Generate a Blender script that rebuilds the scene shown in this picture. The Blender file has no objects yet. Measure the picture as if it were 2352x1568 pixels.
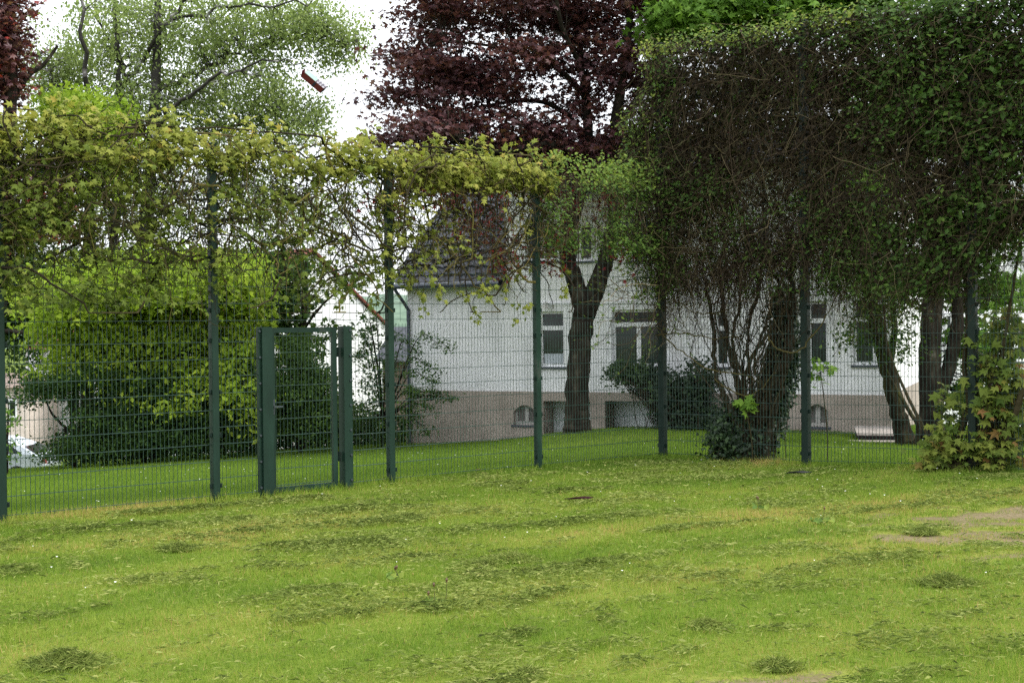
import bpy, math, random
import numpy as np
from mathutils import Matrix, Vector, Euler

rng = np.random.default_rng(7)
random.seed(7)
SC = bpy.context.scene
COL = SC.collection
R = math.radians

# ------------------------------------------------------------------ camera
F, CX, CY = 3046.0, 1176.0, 784.0            # pinhole measured on a 2352 x 1568 view
EYE = 2.03
PITCH, ROLL = math.atan(39 / F), R(-0.58)
MROT = Matrix.Rotation(math.pi / 2 - PITCH, 3, 'X') @ Matrix.Rotation(ROLL, 3, 'Z')
cam = bpy.data.cameras.new('camera')
cam.sensor_width = 36.0
cam.lens = 36.0 * F / 2352.0
cam.clip_start, cam.clip_end = 0.1, 3000.0
cam_ob = bpy.data.objects.new('camera', cam)
COL.objects.link(cam_ob)
cam_ob.matrix_world = Matrix.Translation((0, 0, EYE)) @ MROT.to_4x4()
SC.camera = cam_ob

# ------------------------------------------------------------------ light
SUN_EL, SUN_AZ = R(56), R(112)               # azimuth clockwise from +Y
world = bpy.data.worlds.new('World')
SC.world = world
world.use_nodes = True
wn = world.node_tree
wn.nodes.clear()
w_out = wn.nodes.new('ShaderNodeOutputWorld')
w_bg = wn.nodes.new('ShaderNodeBackground')
w_bg.inputs['Strength'].default_value = 0.12
sky = wn.nodes.new('ShaderNodeTexSky')
sky.sky_type = 'NISHITA'
sky.sun_disc = False
sky.sun_elevation = SUN_EL
sky.sun_rotation = SUN_AZ
w_tc = wn.nodes.new('ShaderNodeTexCoord')
w_sep = wn.nodes.new('ShaderNodeSeparateXYZ')
w_rng = wn.nodes.new('ShaderNodeMapRange')    # overcast: the zenith three times the horizon
w_rng.inputs['From Min'].default_value = 0.0
w_rng.inputs['From Max'].default_value = 1.0
w_rng.inputs['To Min'].default_value = 6.2
w_rng.inputs['To Max'].default_value = 15.0
w_cloud = wn.nodes.new('ShaderNodeTexNoise')
w_cloud.inputs['Scale'].default_value = 2.2
w_cloud.inputs['Detail'].default_value = 5.0
w_cr = wn.nodes.new('ShaderNodeMapRange')
w_cr.inputs['To Min'].default_value = 0.88
w_cr.inputs['To Max'].default_value = 1.12
w_mul = wn.nodes.new('ShaderNodeMath'); w_mul.operation = 'MULTIPLY'
w_col = wn.nodes.new('ShaderNodeMix'); w_col.data_type = 'RGBA'; w_col.blend_type = 'MULTIPLY'
w_col.inputs['Factor'].default_value = 1.0
w_col.inputs[7].default_value = (0.97, 1.0, 1.03, 1)
w_mix = wn.nodes.new('ShaderNodeMix'); w_mix.data_type = 'RGBA'
w_mix.inputs['Factor'].default_value = 0.85
L = wn.links.new
L(w_tc.outputs['Generated'], w_sep.inputs[0])
L(w_sep.outputs['Z'], w_rng.inputs['Value'])
L(w_tc.outputs['Generated'], w_cloud.inputs['Vector'])
L(w_cloud.outputs['Fac'], w_cr.inputs['Value'])
L(w_rng.outputs[0], w_mul.inputs[0]); L(w_cr.outputs[0], w_mul.inputs[1])
L(w_mul.outputs[0], w_col.inputs[6])
L(sky.outputs[0], w_mix.inputs[6]); L(w_col.outputs[2], w_mix.inputs[7])
L(w_mix.outputs[2], w_bg.inputs['Color']); L(w_bg.outputs[0], w_out.inputs[0])

sun = bpy.data.lights.new('sun', 'SUN')
sun.energy = 1.7
sun.angle = R(22)
sun.color = (1.0, 0.95, 0.86)
sun_ob = bpy.data.objects.new('sun', sun)
COL.objects.link(sun_ob)
sd = Vector((math.sin(SUN_AZ) * math.cos(SUN_EL), math.cos(SUN_AZ) * math.cos(SUN_EL), math.sin(SUN_EL)))
sun_ob.rotation_euler = sd.to_track_quat('Z', 'Y').to_euler()
sun_ob.location = sd * 60

SC.view_settings.view_transform = 'Standard'
SC.view_settings.look = 'None'
SC.view_settings.exposure = 1.07
SC.view_settings.gamma = 1.0
SC.view_settings.use_curve_mapping = False
SC.cycles.max_bounces = 6
SC.cycles.diffuse_bounces = 3
SC.cycles.transmission_bounces = 3
SC.cycles.transparent_max_bounces = 6
SC.cycles.use_denoising = False

# ------------------------------------------------------------------ helpers: picture to place
MR = np.array(MROT)


def ray(px, py):
    d = MR @ np.array([(px - CX) / F, (CY - py) / F, -1.0])
    return d


def at(px, py, Y):
    d = ray(px, py)
    return np.array([0, 0, EYE]) + d * (Y / d[1])


def ground_at(px, py, z=0.0):
    d = ray(px, py)
    return np.array([0, 0, EYE]) + d * ((z - EYE) / d[2])


def pxm(px, Y):                                # pixels to metres at a depth
    return px * Y / F


# value noise
def vnoise(x, y, f, seed):
    r = np.random.default_rng(seed).random((256, 256))
    x = np.asarray(x) * f + 1000.3; y = np.asarray(y) * f + 1000.7
    xi = np.floor(x).astype(int); yi = np.floor(y).astype(int)
    u = x - xi; v = y - yi
    u = u * u * (3 - 2 * u); v = v * v * (3 - 2 * v)
    a = r[xi % 256, yi % 256]; b = r[(xi + 1) % 256, yi % 256]
    c = r[xi % 256, (yi + 1) % 256]; d = r[(xi + 1) % 256, (yi + 1) % 256]
    return (a * (1 - u) + b * u) * (1 - v) + (c * (1 - u) + d * u) * v


def fbm(x, y, f, seed, o=3):
    s = 0; a = 1; t = 0
    for i in range(o):
        s = s + a * vnoise(x, y, f * 2 ** i, seed + i); t += a; a *= 0.5
    return s / t


def sstep(a, b, x):
    t = np.clip((np.asarray(x) - a) / (b - a), 0, 1)
    return t * t * (3 - 2 * t)


# ------------------------------------------------------------------ the two fence lines
P0 = ground_at(5, 1200)[:2]
P4 = ground_at(1523, 1051)[:2]
U = (P4 - P0); FL = np.linalg.norm(U); U = U / FL; BAY = FL / 4
NB = np.array([-U[1], U[0]])                   # away from the camera
V = np.array([0.79, -0.613]); V /= np.linalg.norm(V); BAYR = 2.33
NR = np.array([-V[1], V[0]])
MOUND = at(1327, 995, 27)[:2]


def gz(x, y):
    x = np.asarray(x, float); y = np.asarray(y, float)
    dl = (x - P4[0]) * NB[0] + (y - P4[1]) * NB[1]
    dr = (x - P4[0]) * NR[0] + (y - P4[1]) * NR[1]
    d = np.maximum(np.maximum(dl, dr) - 0.4, 0)
    k = 0.07 - 0.032 * sstep(-1.0, 5.0, x)
    z = -k * d - 0.08 * np.maximum(d - 15, 0)
    z = np.maximum(z, -2.9)
    z = z + 0.17 * np.exp(-(((x - MOUND[0]) / 1.7) ** 2 + ((y - MOUND[1]) / 1.5) ** 2))
    z = z + 0.10 * np.exp(-(((x - 6.2) / 2.0) ** 2 + ((y - 17.4) / 2.0) ** 2))
    z = z + 0.05 * (vnoise(x, y, 0.35, 5) - 0.5) * (y < 45)
    return z


def sL(px, py=950):                            # metres along the left fence for a picture column
    d = ray(px, py)
    A = np.array([[U[0], -d[0]], [U[1], -d[1]]])
    return np.linalg.solve(A, -P0)[0]


def sR(px, py=950):
    d = ray(px, py)
    A = np.array([[V[0], -d[0]], [V[1], -d[1]]])
    return np.linalg.solve(A, -P4)[0]


def LF(s, z, o=0.0):                           # left fence frame: along, up, toward the camera
    s = np.asarray(s, float); z = np.asarray(z, float); o = np.asarray(o, float)
    return np.stack([P0[0] + U[0] * s - NB[0] * o, P0[1] + U[1] * s - NB[1] * o, z + 0 * s + 0 * o], -1)


def RF(s, z, o=0.0):
    s = np.asarray(s, float); z = np.asarray(z, float); o = np.asarray(o, float)
    return np.stack([P4[0] + V[0] * s - NR[0] * o, P4[1] + V[1] * s - NR[1] * o, z + 0 * s + 0 * o], -1)


# ------------------------------------------------------------------ mesh collector
class MB:
    def __init__(self):
        self.v = []; self.f = []; self.m = []; self.t = []; self.n = 0

    def add(self, v, f, mat=0, tint=None):
        v = np.asarray(v, float).reshape(-1, 3)
        f = np.asarray(f, int)
        if f.ndim == 1: f = f.reshape(1, -1)
        self.v.append(v); self.f.append(f + self.n); self.m.append(np.full(len(f), mat))
        if tint is None: tint = 0.5
        self.t.append(np.broadcast_to(np.asarray(tint, float), (len(v),)))
        self.n += len(v)

    def box(self, fr, a, b, mat=0, tint=None):  # corners a, b in a frame (origin, ex, ey, ez)
        o, ex, ey, ez = fr
        a = np.array(a, float); b = np.array(b, float)
        lo = np.minimum(a, b); hi = np.maximum(a, b)
        c = np.array([[x, y, z] for z in (lo[2], hi[2]) for y in (lo[1], hi[1]) for x in (lo[0], hi[0])])
        v = o + c[:, :1] * ex + c[:, 1:2] * ey + c[:, 2:] * ez
        self.add(v, [[0, 2, 3, 1], [4, 5, 7, 6], [0, 1, 5, 4], [2, 6, 7, 3], [0, 4, 6, 2], [1, 3, 7, 5]], mat, tint)

    def tubes(self, P, rad, sides=4, mat=0, tint=None, cap=True):
        P = np.asarray(P, float)
        if P.ndim == 2: P = P[None]
        N, K, _ = P.shape
        rad = np.broadcast_to(np.asarray(rad, float), (N, K))
        T = np.empty_like(P)
        T[:, 1:-1] = P[:, 2:] - P[:, :-2]; T[:, 0] = P[:, 1] - P[:, 0]; T[:, -1] = P[:, -1] - P[:, -2]
        T /= np.linalg.norm(T, axis=2, keepdims=True) + 1e-9
        mean = np.abs(T.mean(1))
        ref = np.where((mean[:, 0:1] < 0.6), np.array([[1.0, 0.07, 0.03]]), np.array([[0.05, 1.0, 0.04]]))
        ref = np.where((mean[:, 0:1] >= 0.6) & (mean[:, 1:2] > 0.6), np.array([[0.02, 0.05, 1.0]]), ref)[:, None, :]
        A = np.cross(T, ref); A /= np.linalg.norm(A, axis=2, keepdims=True) + 1e-9
        B = np.cross(T, A)
        ang = np.arange(sides) * 2 * math.pi / sides + math.pi / 4
        ring = A[:, :, None, :] * np.cos(ang)[None, None, :, None] + B[:, :, None, :] * np.sin(ang)[None, None, :, None]
        v = P[:, :, None, :] + ring * rad[:, :, None, None]
        base = (np.arange(N) * K * sides)[:, None, None] + (np.arange(K - 1) * sides)[None, :, None]
        j = np.arange(sides)[None, None, :]; jn = (j + 1) % sides
        q = np.stack([base + j, base + jn, base + sides + jn, base + sides + j], -1).reshape(-1, 4)
        if tint is not None:
            tint = np.repeat(np.broadcast_to(np.asarray(tint, float), (N,)), K * sides)
        n0 = self.n
        self.add(v.reshape(-1, 3), q, mat, tint)
        if cap and sides == 4:
            for k0 in (0, (K - 1) * sides):
                c = (np.arange(N) * K * sides)[:, None] + k0 + np.arange(4)[None]
                self.f.append(c + n0); self.m.append(np.full(N, mat))

    def build(self, name, mats, parent=None, smooth=False):
        if not isinstance(mats, (list, tuple)): mats = [mats]
        me = bpy.data.meshes.new(name)
        v = np.concatenate(self.v)
        me.vertices.add(len(v)); me.vertices.foreach_set('co', v.astype(np.float32).ravel())
        nl = sum(f.size for f in self.f); nf = sum(len(f) for f in self.f)
        me.loops.add(nl)
        me.loops.foreach_set('vertex_index', np.concatenate([f.ravel() for f in self.f]).astype(np.int32))
        tot = np.concatenate([np.full(len(f), f.shape[1]) for f in self.f])
        st = np.concatenate([[0], np.cumsum(tot)[:-1]])
        me.polygons.add(nf)
        me.polygons.foreach_set('loop_start', st.astype(np.int32))
        me.polygons.foreach_set('loop_total', tot.astype(np.int32))
        me.polygons.foreach_set('material_index', np.concatenate(self.m).astype(np.int32))
        me.polygons.foreach_set('use_smooth', np.full(nf, bool(smooth)))
        a = me.attributes.new('tint', 'FLOAT', 'POINT')
        a.data.foreach_set('value', np.concatenate(self.t).astype(np.float32))
        for m in mats: me.materials.append(m)
        me.update(calc_edges=True)
        ob = bpy.data.objects.new(name, me)
        COL.objects.link(ob)
        if parent is not None:
            ob.parent = parent
            ob.matrix_parent_inverse = Matrix.Translation(parent.location).inverted() if parent.type == 'EMPTY' else Matrix()
        return ob


def tag(o, label=None, cat=None, group=None, kind=None):
    if label: o['label'] = label
    if cat: o['category'] = cat
    if group: o['group'] = group
    if kind: o['kind'] = kind
    return o


def thing(name, loc, label, cat, group=None):
    o = bpy.data.objects.new(name, None)
    o.empty_display_size = 0.2
    o.location = Vector([float(c) for c in loc])
    COL.objects.link(o)
    return tag(o, label, cat, group)


def frame(o, ex, ey, ez=(0, 0, 1)):
    return (np.array(o, float), np.array(ex, float), np.array(ey, float), np.array(ez, float))


# ------------------------------------------------------------------ materials
def new_mat(name):
    m = bpy.data.materials.new(name); m.use_nodes = True
    nt = m.node_tree; nt.nodes.clear()
    out = nt.nodes.new('ShaderNodeOutputMaterial')
    return m, nt, out


def ramp(nt, stops):
    r = nt.nodes.new('ShaderNodeValToRGB')
    el = r.color_ramp.elements
    while len(el) < len(stops): el.new(0.5)
    for e, (p, c) in zip(el, stops):
        e.position = p; e.color = (*c, 1)
    return r


def leaf_mat(name, stops, trans=0.35, rough=0.55, spec=0.10, tcol=1.25):
    m, nt, out = new_mat(name)
    at_ = nt.nodes.new('ShaderNodeAttribute'); at_.attribute_name = 'tint'
    r = ramp(nt, stops)
    nt.links.new(at_.outputs['Fac'], r.inputs[0])
    p = nt.nodes.new('ShaderNodeBsdfPrincipled')
    p.inputs['Roughness'].default_value = rough
    p.inputs['Specular IOR Level'].default_value = spec
    t = nt.nodes.new('ShaderNodeBsdfTranslucent')
    g = nt.nodes.new('ShaderNodeMix'); g.data_type = 'RGBA'; g.blend_type = 'MULTIPLY'
    g.inputs['Factor'].default_value = 1.0
    g.inputs[7].default_value = (tcol, tcol * 1.03, tcol * 0.75, 1)
    mx = nt.nodes.new('ShaderNodeMixShader'); mx.inputs[0].default_value = trans
    nt.links.new(r.outputs[0], p.inputs['Base Color'])
    nt.links.new(r.outputs[0], g.inputs[6]); nt.links.new(g.outputs[2], t.inputs['Color'])
    nt.links.new(p.outputs[0], mx.inputs[1]); nt.links.new(t.outputs[0], mx.inputs[2])
    nt.links.new(mx.outputs[0], out.inputs[0])
    return m


def noise_mat(name, stops, scale=8.0, detail=5.0, rough=0.8, bump=0.0, bscale=60.0, spec=0.3, stretch=(1, 1, 1), metal=0.0, lo=0.3, hi=0.7):
    m, nt, out = new_mat(name)
    tc = nt.nodes.new('ShaderNodeTexCoord')
    mp = nt.nodes.new('ShaderNodeMapping'); mp.inputs['Scale'].default_value = stretch
    nt.links.new(tc.outputs['Object'], mp.inputs[0])
    n = nt.nodes.new('ShaderNodeTexNoise')
    n.inputs['Scale'].default_value = scale; n.inputs['Detail'].default_value = detail
    nt.links.new(mp.outputs[0], n.inputs['Vector'])
    mr = nt.nodes.new('ShaderNodeMapRange'); mr.inputs['From Min'].default_value = lo; mr.inputs['From Max'].default_value = hi
    nt.links.new(n.outputs['Fac'], mr.inputs['Value'])
    r = ramp(nt, stops)
    nt.links.new(mr.outputs[0], r.inputs[0])
    p = nt.nodes.new('ShaderNodeBsdfPrincipled')
    p.inputs['Roughness'].default_value = rough
    p.inputs['Specular IOR Level'].default_value = spec
    p.inputs['Metallic'].default_value = metal
    nt.links.new(r.outputs[0], p.inputs['Base Color'])
    if bump:
        n2 = nt.nodes.new('ShaderNodeTexNoise'); n2.inputs['Scale'].default_value = bscale; n2.inputs['Detail'].default_value = 4
        nt.links.new(mp.outputs[0], n2.inputs['Vector'])
        b = nt.nodes.new('ShaderNodeBump'); b.inputs['Strength'].default_value = bump; b.inputs['Distance'].default_value = 0.02
        nt.links.new(n2.outputs['Fac'], b.inputs['Height']); nt.links.new(b.outputs[0], p.inputs['Normal'])
    nt.links.new(p.outputs[0], out.inputs[0])
    return m


def flat(name, c, rough=0.5, spec=0.4, metal=0.0):
    c2 = tuple(min(1, x * 1.15) for x in c); c1 = tuple(x * 0.87 for x in c)
    return noise_mat(name, [(0, c1), (1, c2)], scale=6, rough=rough, spec=spec, metal=metal)


M_paint = noise_mat('green_coating', [(0, (0.005, 0.018, 0.011)), (0.6, (0.0075, 0.026, 0.016)), (0.9, (0.012, 0.034, 0.022)), (1, (0.03, 0.045, 0.035))], scale=4, detail=8, rough=0.5, spec=0.25, stretch=(1, 1, 0.4))
M_paint_dk = noise_mat('dark_green_coating', [(0, (0.004, 0.012, 0.009)), (1, (0.007, 0.018, 0.013))], scale=5, rough=0.5, spec=0.22)
M_wire = noise_mat('wire_coating', [(0, (0.012, 0.034, 0.026)), (1, (0.020, 0.052, 0.040))], scale=5, rough=0.4, spec=0.45)
M_bolt = flat('bolt_steel', (0.03, 0.04, 0.045), rough=0.4, spec=0.5)
M_white = noise_mat('white_render', [(0, (0.64, 0.645, 0.65)), (0.45, (0.765, 0.77, 0.785)), (1, (0.81, 0.81, 0.82))], scale=1.1, stretch=(1.6, 1.6, 0.5), detail=9, rough=0.9, bump=0.25, bscale=90)
M_plinth = noise_mat('beige_plinth_render', [(0, (0.29, 0.245, 0.21)), (0.5, (0.345, 0.295, 0.255)), (1, (0.39, 0.335, 0.29))], scale=2.2, detail=8, rough=0.95, bump=0.5, bscale=60)
M_pvc = flat('window_frame_white', (0.74, 0.75, 0.77), rough=0.35)
M_sill = flat('slate_sill', (0.06, 0.07, 0.085), rough=0.5)
M_glass = noise_mat('window_glass', [(0, (0.010, 0.015, 0.014)), (1, (0.028, 0.036, 0.036))], scale=3, rough=0.07, spec=0.35)
M_blind = flat('grey_blind', (0.42, 0.46, 0.50), rough=0.7)
M_door = flat('white_door', (0.66, 0.70, 0.70), rough=0.5)
M_tile = noise_mat('dark_roof_tile', [(0, (0.030, 0.032, 0.040)), (1, (0.062, 0.066, 0.078))], scale=7, rough=0.65, spec=0.15)
M_redtile = noise_mat('red_roof_tile', [(0, (0.11, 0.032, 0.022)), (1, (0.19, 0.055, 0.036))], scale=5, rough=0.8)
M_gutter = flat('gutter_slate_blue', (0.05, 0.062, 0.085), rough=0.4)
M_pink = flat('pale_pink_render', (0.62, 0.53, 0.48), rough=0.9)
M_brownwall = flat('brown_cladding', (0.16, 0.12, 0.10), rough=0.9)
M_bark = noise_mat('dark_bark', [(0, (0.010, 0.009, 0.007)), (0.5, (0.019, 0.016, 0.012)), (0.8, (0.032, 0.028, 0.020)), (1, (0.065, 0.060, 0.045))], scale=7, detail=8, spec=0.08, rough=0.95, bump=1.0, bscale=24, stretch=(1, 1, 0.3))
M_bark_moss = noise_mat('mossy_bark', [(0, (0.012, 0.010, 0.007)), (0.5, (0.030, 0.026, 0.016)), (1, (0.060, 0.060, 0.020))], scale=5, detail=8, spec=0.08, rough=0.95, bump=1.0, bscale=24, stretch=(1, 1, 0.35))
M_birch = noise_mat('birch_bark', [(0, (0.014, 0.012, 0.010)), (0.62, (0.035, 0.032, 0.028)), (0.85, (0.28, 0.27, 0.26)), (1, (0.42, 0.41, 0.39))], scale=2.2, detail=8, rough=0.8, stretch=(1, 1, 0.8), lo=0.35, hi=0.72)
M_stem = leaf_mat('vine_stem', [(0, (0.018, 0.014, 0.009)), (0.55, (0.048, 0.040, 0.018)), (1, (0.13, 0.11, 0.03))], trans=0.0, rough=0.9, spec=0.15)
M_twig = leaf_mat('dry_twig', [(0, (0.016, 0.011, 0.007)), (0.6, (0.042, 0.029, 0.017)), (0.9, (0.078, 0.062, 0.032)), (1, (0.18, 0.145, 0.08))], trans=0.0, rough=0.9, spec=0.15)
M_deadleaf = leaf_mat('dead_vine_leaf', [(0, (0.020, 0.015, 0.008)), (0.6, (0.034, 0.025, 0.013)), (1, (0.030, 0.040, 0.012))], trans=0.2)
M_lvine = leaf_mat('yellow_green_vine_leaf', [(0, (0.045, 0.078, 0.014)), (0.4, (0.115, 0.155, 0.026)), (0.75, (0.215, 0.235, 0.042)), (0.9, (0.29, 0.29, 0.06)), (1, (0.32, 0.20, 0.05))], trans=0.38)
M_gvine = leaf_mat('green_vine_leaf', [(0, (0.035, 0.075, 0.018)), (0.6, (0.095, 0.165, 0.032)), (1, (0.20, 0.25, 0.045))], trans=0.35)
M_rvine = leaf_mat('dark_vine_leaf', [(0, (0.018, 0.042, 0.009)), (0.6, (0.055, 0.105, 0.020)), (0.85, (0.11, 0.17, 0.030)), (1, (0.20, 0.24, 0.04))], trans=0.3)
M_ivy = leaf_mat('ivy_leaf', [(0, (0.008, 0.018, 0.008)), (0.6, (0.018, 0.038, 0.014)), (1, (0.05, 0.09, 0.026))], trans=0.15, rough=0.45, spec=0.25)
M_redleaf = leaf_mat('purple_maple_leaf', [(0, (0.034, 0.015, 0.019)), (0.5, (0.068, 0.026, 0.030)), (0.8, (0.110, 0.042, 0.036)), (0.93, (0.13, 0.078, 0.04)), (1, (0.20, 0.025, 0.02))], trans=0.28, tcol=1.7, rough=0.42, spec=0.28)
M_redhang = leaf_mat('red_maple_leaf', [(0, (0.06, 0.012, 0.014)), (1, (0.20, 0.022, 0.022))], trans=0.4, tcol=1.5)
M_birchleaf = leaf_mat('birch_leaf', [(0, (0.095, 0.135, 0.048)), (0.5, (0.19, 0.25, 0.085)), (1, (0.32, 0.38, 0.14))], trans=0.45)
M_lime = leaf_mat('lime_leaf', [(0, (0.10, 0.17, 0.018)), (0.5, (0.21, 0.31, 0.028)), (1, (0.32, 0.40, 0.045))], trans=0.42)
M_darkgreen = leaf_mat('shrub_leaf', [(0, (0.012, 0.027, 0.006)), (0.5, (0.030, 0.066, 0.013)), (1, (0.085, 0.145, 0.026))], trans=0.3)
M_maplegreen = leaf_mat('green_maple_leaf', [(0, (0.05, 0.11, 0.018)), (0.6, (0.11, 0.21, 0.03)), (1, (0.17, 0.28, 0.04))], trans=0.42)
M_shoot = leaf_mat('young_maple_leaf', [(0, (0.04, 0.075, 0.013)), (0.4, (0.085, 0.125, 0.02)), (0.78, (0.17, 0.195, 0.034)), (0.9, (0.16, 0.10, 0.028)), (1, (0.19, 0.10, 0.035))], trans=0.3)
M_grass = leaf_mat('grass_blade', [(0, (0.080, 0.140, 0.018)), (0.3, (0.132, 0.220, 0.027)), (0.65, (0.210, 0.292, 0.040)), (0.9, (0.305, 0.340, 0.075)), (1, (0.42, 0.31, 0.12))], trans=0.42, rough=0.6, spec=0.10, tcol=1.1)
M_clip = leaf_mat('cut_grass', [(0, (0.040, 0.055, 0.012)), (0.35, (0.105, 0.145, 0.030)), (0.65, (0.19, 0.235, 0.052)), (0.9, (0.29, 0.32, 0.10)), (1, (0.38, 0.34, 0.14))], trans=0.25, rough=0.6, spec=0.08)
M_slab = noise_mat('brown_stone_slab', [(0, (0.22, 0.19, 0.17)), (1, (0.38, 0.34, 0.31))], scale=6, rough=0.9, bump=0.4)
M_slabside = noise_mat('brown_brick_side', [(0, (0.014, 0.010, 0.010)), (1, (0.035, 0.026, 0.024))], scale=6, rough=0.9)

# ------------------------------------------------------------------ leaves
T_OVAL = (np.array([[0, 0, 0], [0.5, 0.28, 0.06], [1, 0, -0.04], [0.5, -0.28, 0.06]]), np.array([[0, 2, 1], [0, 3, 2]]))
T_MAPLE = (np.array([[0.42, 0, 0.03], [0, 0, 0], [0.10, 0.50, -0.10], [0.34, 0.22, 0.01], [0.74, 0.54, -0.10], [0.66, 0.17, 0.01],
                     [1.10, 0, -0.10], [0.66, -0.17, 0.01], [0.74, -0.54, -0.10], [0.34, -0.22, 0.01], [0.10, -0.50, -0.10]]),
           np.array([[0, i, i % 10 + 1] for i in range(1, 11)]))
T_IVY = (np.array([[0.3, 0, 0.04], [0, 0, 0], [0.1, 0.42, -0.04], [0.45, 0.24, 0.0], [1.0, 0, -0.05], [0.45, -0.24, 0.0], [0.1, -0.42, -0.04]]),
         np.array([[0, i, i % 6 + 1] for i in range(1, 7)]))


def norm(a):
    return a / (np.linalg.norm(a, axis=-1, keepdims=True) + 1e-9)


def leaves(mb, C, size, tint, tmpl, bias=(0, 0, 1), spread=0.6, droop=0.4, mat=0):
    N = len(C)
    if N == 0: return
    tv, tf = tmpl
    n = norm(np.asarray(bias, float) + spread * rng.normal(size=(N, 3)))
    t = rng.normal(size=(N, 3)) + np.array([0, 0, -droop])
    t = norm(t - (t * n).sum(1, keepdims=True) * n)
    b = np.cross(n, t)
    s = np.broadcast_to(np.asarray(size, float), (N,))[:, None, None]
    v = C[:, None, :] + s * ((tv[None, :, :1] - 0.45) * t[:, None] + tv[None, :, 1:2] * b[:, None] + tv[None, :, 2:] * n[:, None])
    k = len(tv)
    f = (np.arange(N) * k)[:, None, None] + tf[None]
    mb.add(v.reshape(-1, 3), f.reshape(-1, 3), mat, np.repeat(np.clip(tint, 0, 1), k))


def polyline(pts, n=6, wob=0.0):
    """resample control rows (x, y, z, r) to a smooth run"""
    p = np.array(pts, float)
    K = len(p)
    t = np.linspace(0, K - 1, (K - 1) * n + 1)
    i = np.clip(np.floor(t).astype(int), 0, K - 2); f = (t - i)[:, None]
    pm = p[np.clip(i - 1, 0, K - 1)]; p0 = p[i]; p1 = p[i + 1]; p2 = p[np.clip(i + 2, 0, K - 1)]
    o = 0.5 * (2 * p0 + (p1 - pm) * f + (2 * pm - 5 * p0 + 4 * p1 - p2) * f ** 2 + (3 * p0 - pm - 3 * p1 + p2) * f ** 3)
    o[:, 3] = p0[:, 3] * (1 - f[:, 0]) + p1[:, 3] * f[:, 0]
    if wob: o[:, :3] += rng.normal(size=(len(o), 3)) * wob * np.minimum(1, o[:, 3:4] * 8)
    return o


def wood(mb, runs, sides=8, mat=0):
    """limbs as knobbly tubes"""
    for p in runs:
        P = p[:, :3]; r = p[:, 3]
        n0 = len(mb.v)
        mb.tubes(P, r[None], sides=sides, mat=mat)
        v = mb.v[n0]
        c = np.repeat(P, sides, axis=0)
        k = 1 + 0.16 * (vnoise(v[:, 0] * 3 + v[:, 1] * 2, v[:, 2] * 1.5, 3.0, 11) - 0.5) + 0.14 * (rng.random(len(v)) - 0.5)
        mb.v[n0] = c + (v - c) * k[:, None]


def px_run(pts, Y, wob=0.0, n=5):
    """control points given as (px, py, radius[, depth offset])"""
    q = []
    for p in pts:
        dy = p[3] if len(p) > 3 else 0
        w = at(p[0], p[1], Y + dy)
        q.append((*w, p[2]))
    return polyline(q, n, wob)


def clumps_in(blobs, Y):
    """blobs: (px, py, rx_px, rz_px, ry_m, depth offset, count)"""
    out = []; 
    for (px, py, rx, rz, ry, dy, n) in blobs:
        c = at(px, py, Y + dy)
        d = norm(rng.normal(size=(n, 3))) * (rng.random((n, 1)) ** (1 / 2.3))
        out.append(c + d * np.array([pxm(rx, Y + dy), ry, pxm(rz, Y + dy)]))
    return np.concatenate(out)


def make_tree(name, label, cat, base, runs, C, per, cr, flatz, size, tmpl, lmat, bmat, group=None, spread=0.7, droop=0.4, bias=(0, -0.15, 1),
              twig=0.012, tint_c=0.55, sides=8, crown_name='crown', trunk_name='trunk', tshift=0.0, maxtwig=2.6):
    root = thing(name, base, label, cat, group)
    mb = MB(); wood(mb, runs, sides)
    S = np.concatenate([r[max(1, len(r) // 4):, :3] for r in runs])
    idx = np.empty(len(C), int); dist = np.empty(len(C))
    for k in range(0, len(C), 400):
        dd = np.linalg.norm(C[k:k + 400, None] - S[None], axis=2) + 0.6 * np.maximum(S[None, :, 2] - C[k:k + 400, None, 2], 0)
        idx[k:k + 400] = dd.argmin(1); dist[k:k + 400] = dd.min(1)
    A = S[idx]
    K = 6; t = np.linspace(0, 1, K)[None, :, None]
    Pq = A[:, None] * (1 - t) + C[:, None] * t
    ln = np.linalg.norm(C - A, axis=1)
    Pq[:, 1:-1] += rng.normal(size=(len(C), K - 2, 3)) * (0.07 * ln)[:, None, None]
    Pq[:, :, 2] += (np.sin(t[..., 0] * math.pi) * 0.10 * ln[:, None])
    keep = ln < maxtwig
    rr = (twig * (0.6 + 0.5 * ln[:, None])) * (1 - 0.75 * t[..., 0])
    mb.tubes(Pq[keep], rr[keep], sides=3, cap=False)
    mb.build(trunk_name, bmat, root, smooth=False)
    lb = MB()
    n = len(C) * per
    off = rng.normal(size=(n, 3)) * np.array([cr, cr, cr * flatz]) * 0.6
    ct = np.repeat(rng.random(len(C)), per)
    tint = tint_c * ct + (1 - tint_c) * rng.random(n) + tshift
    leaves(lb, np.repeat(C, per, 0) + off, size * (0.65 + 0.7 * rng.random(n)), tint, tmpl, bias, spread, droop)
    lb.build(crown_name, lmat, root)
    return root


# ================================================================== GROUND
def axis(lo, a, b, hi, fine, g=1.25):
    m = list(np.arange(a, b + 1e-6, fine))
    s = fine; x = b
    while x < hi: s *= g; x += s; m.append(x)
    s = fine; x = a; l = []
    while x > lo: s *= g; x -= s; l.append(x)
    return np.array(l[::-1] + m)


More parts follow.
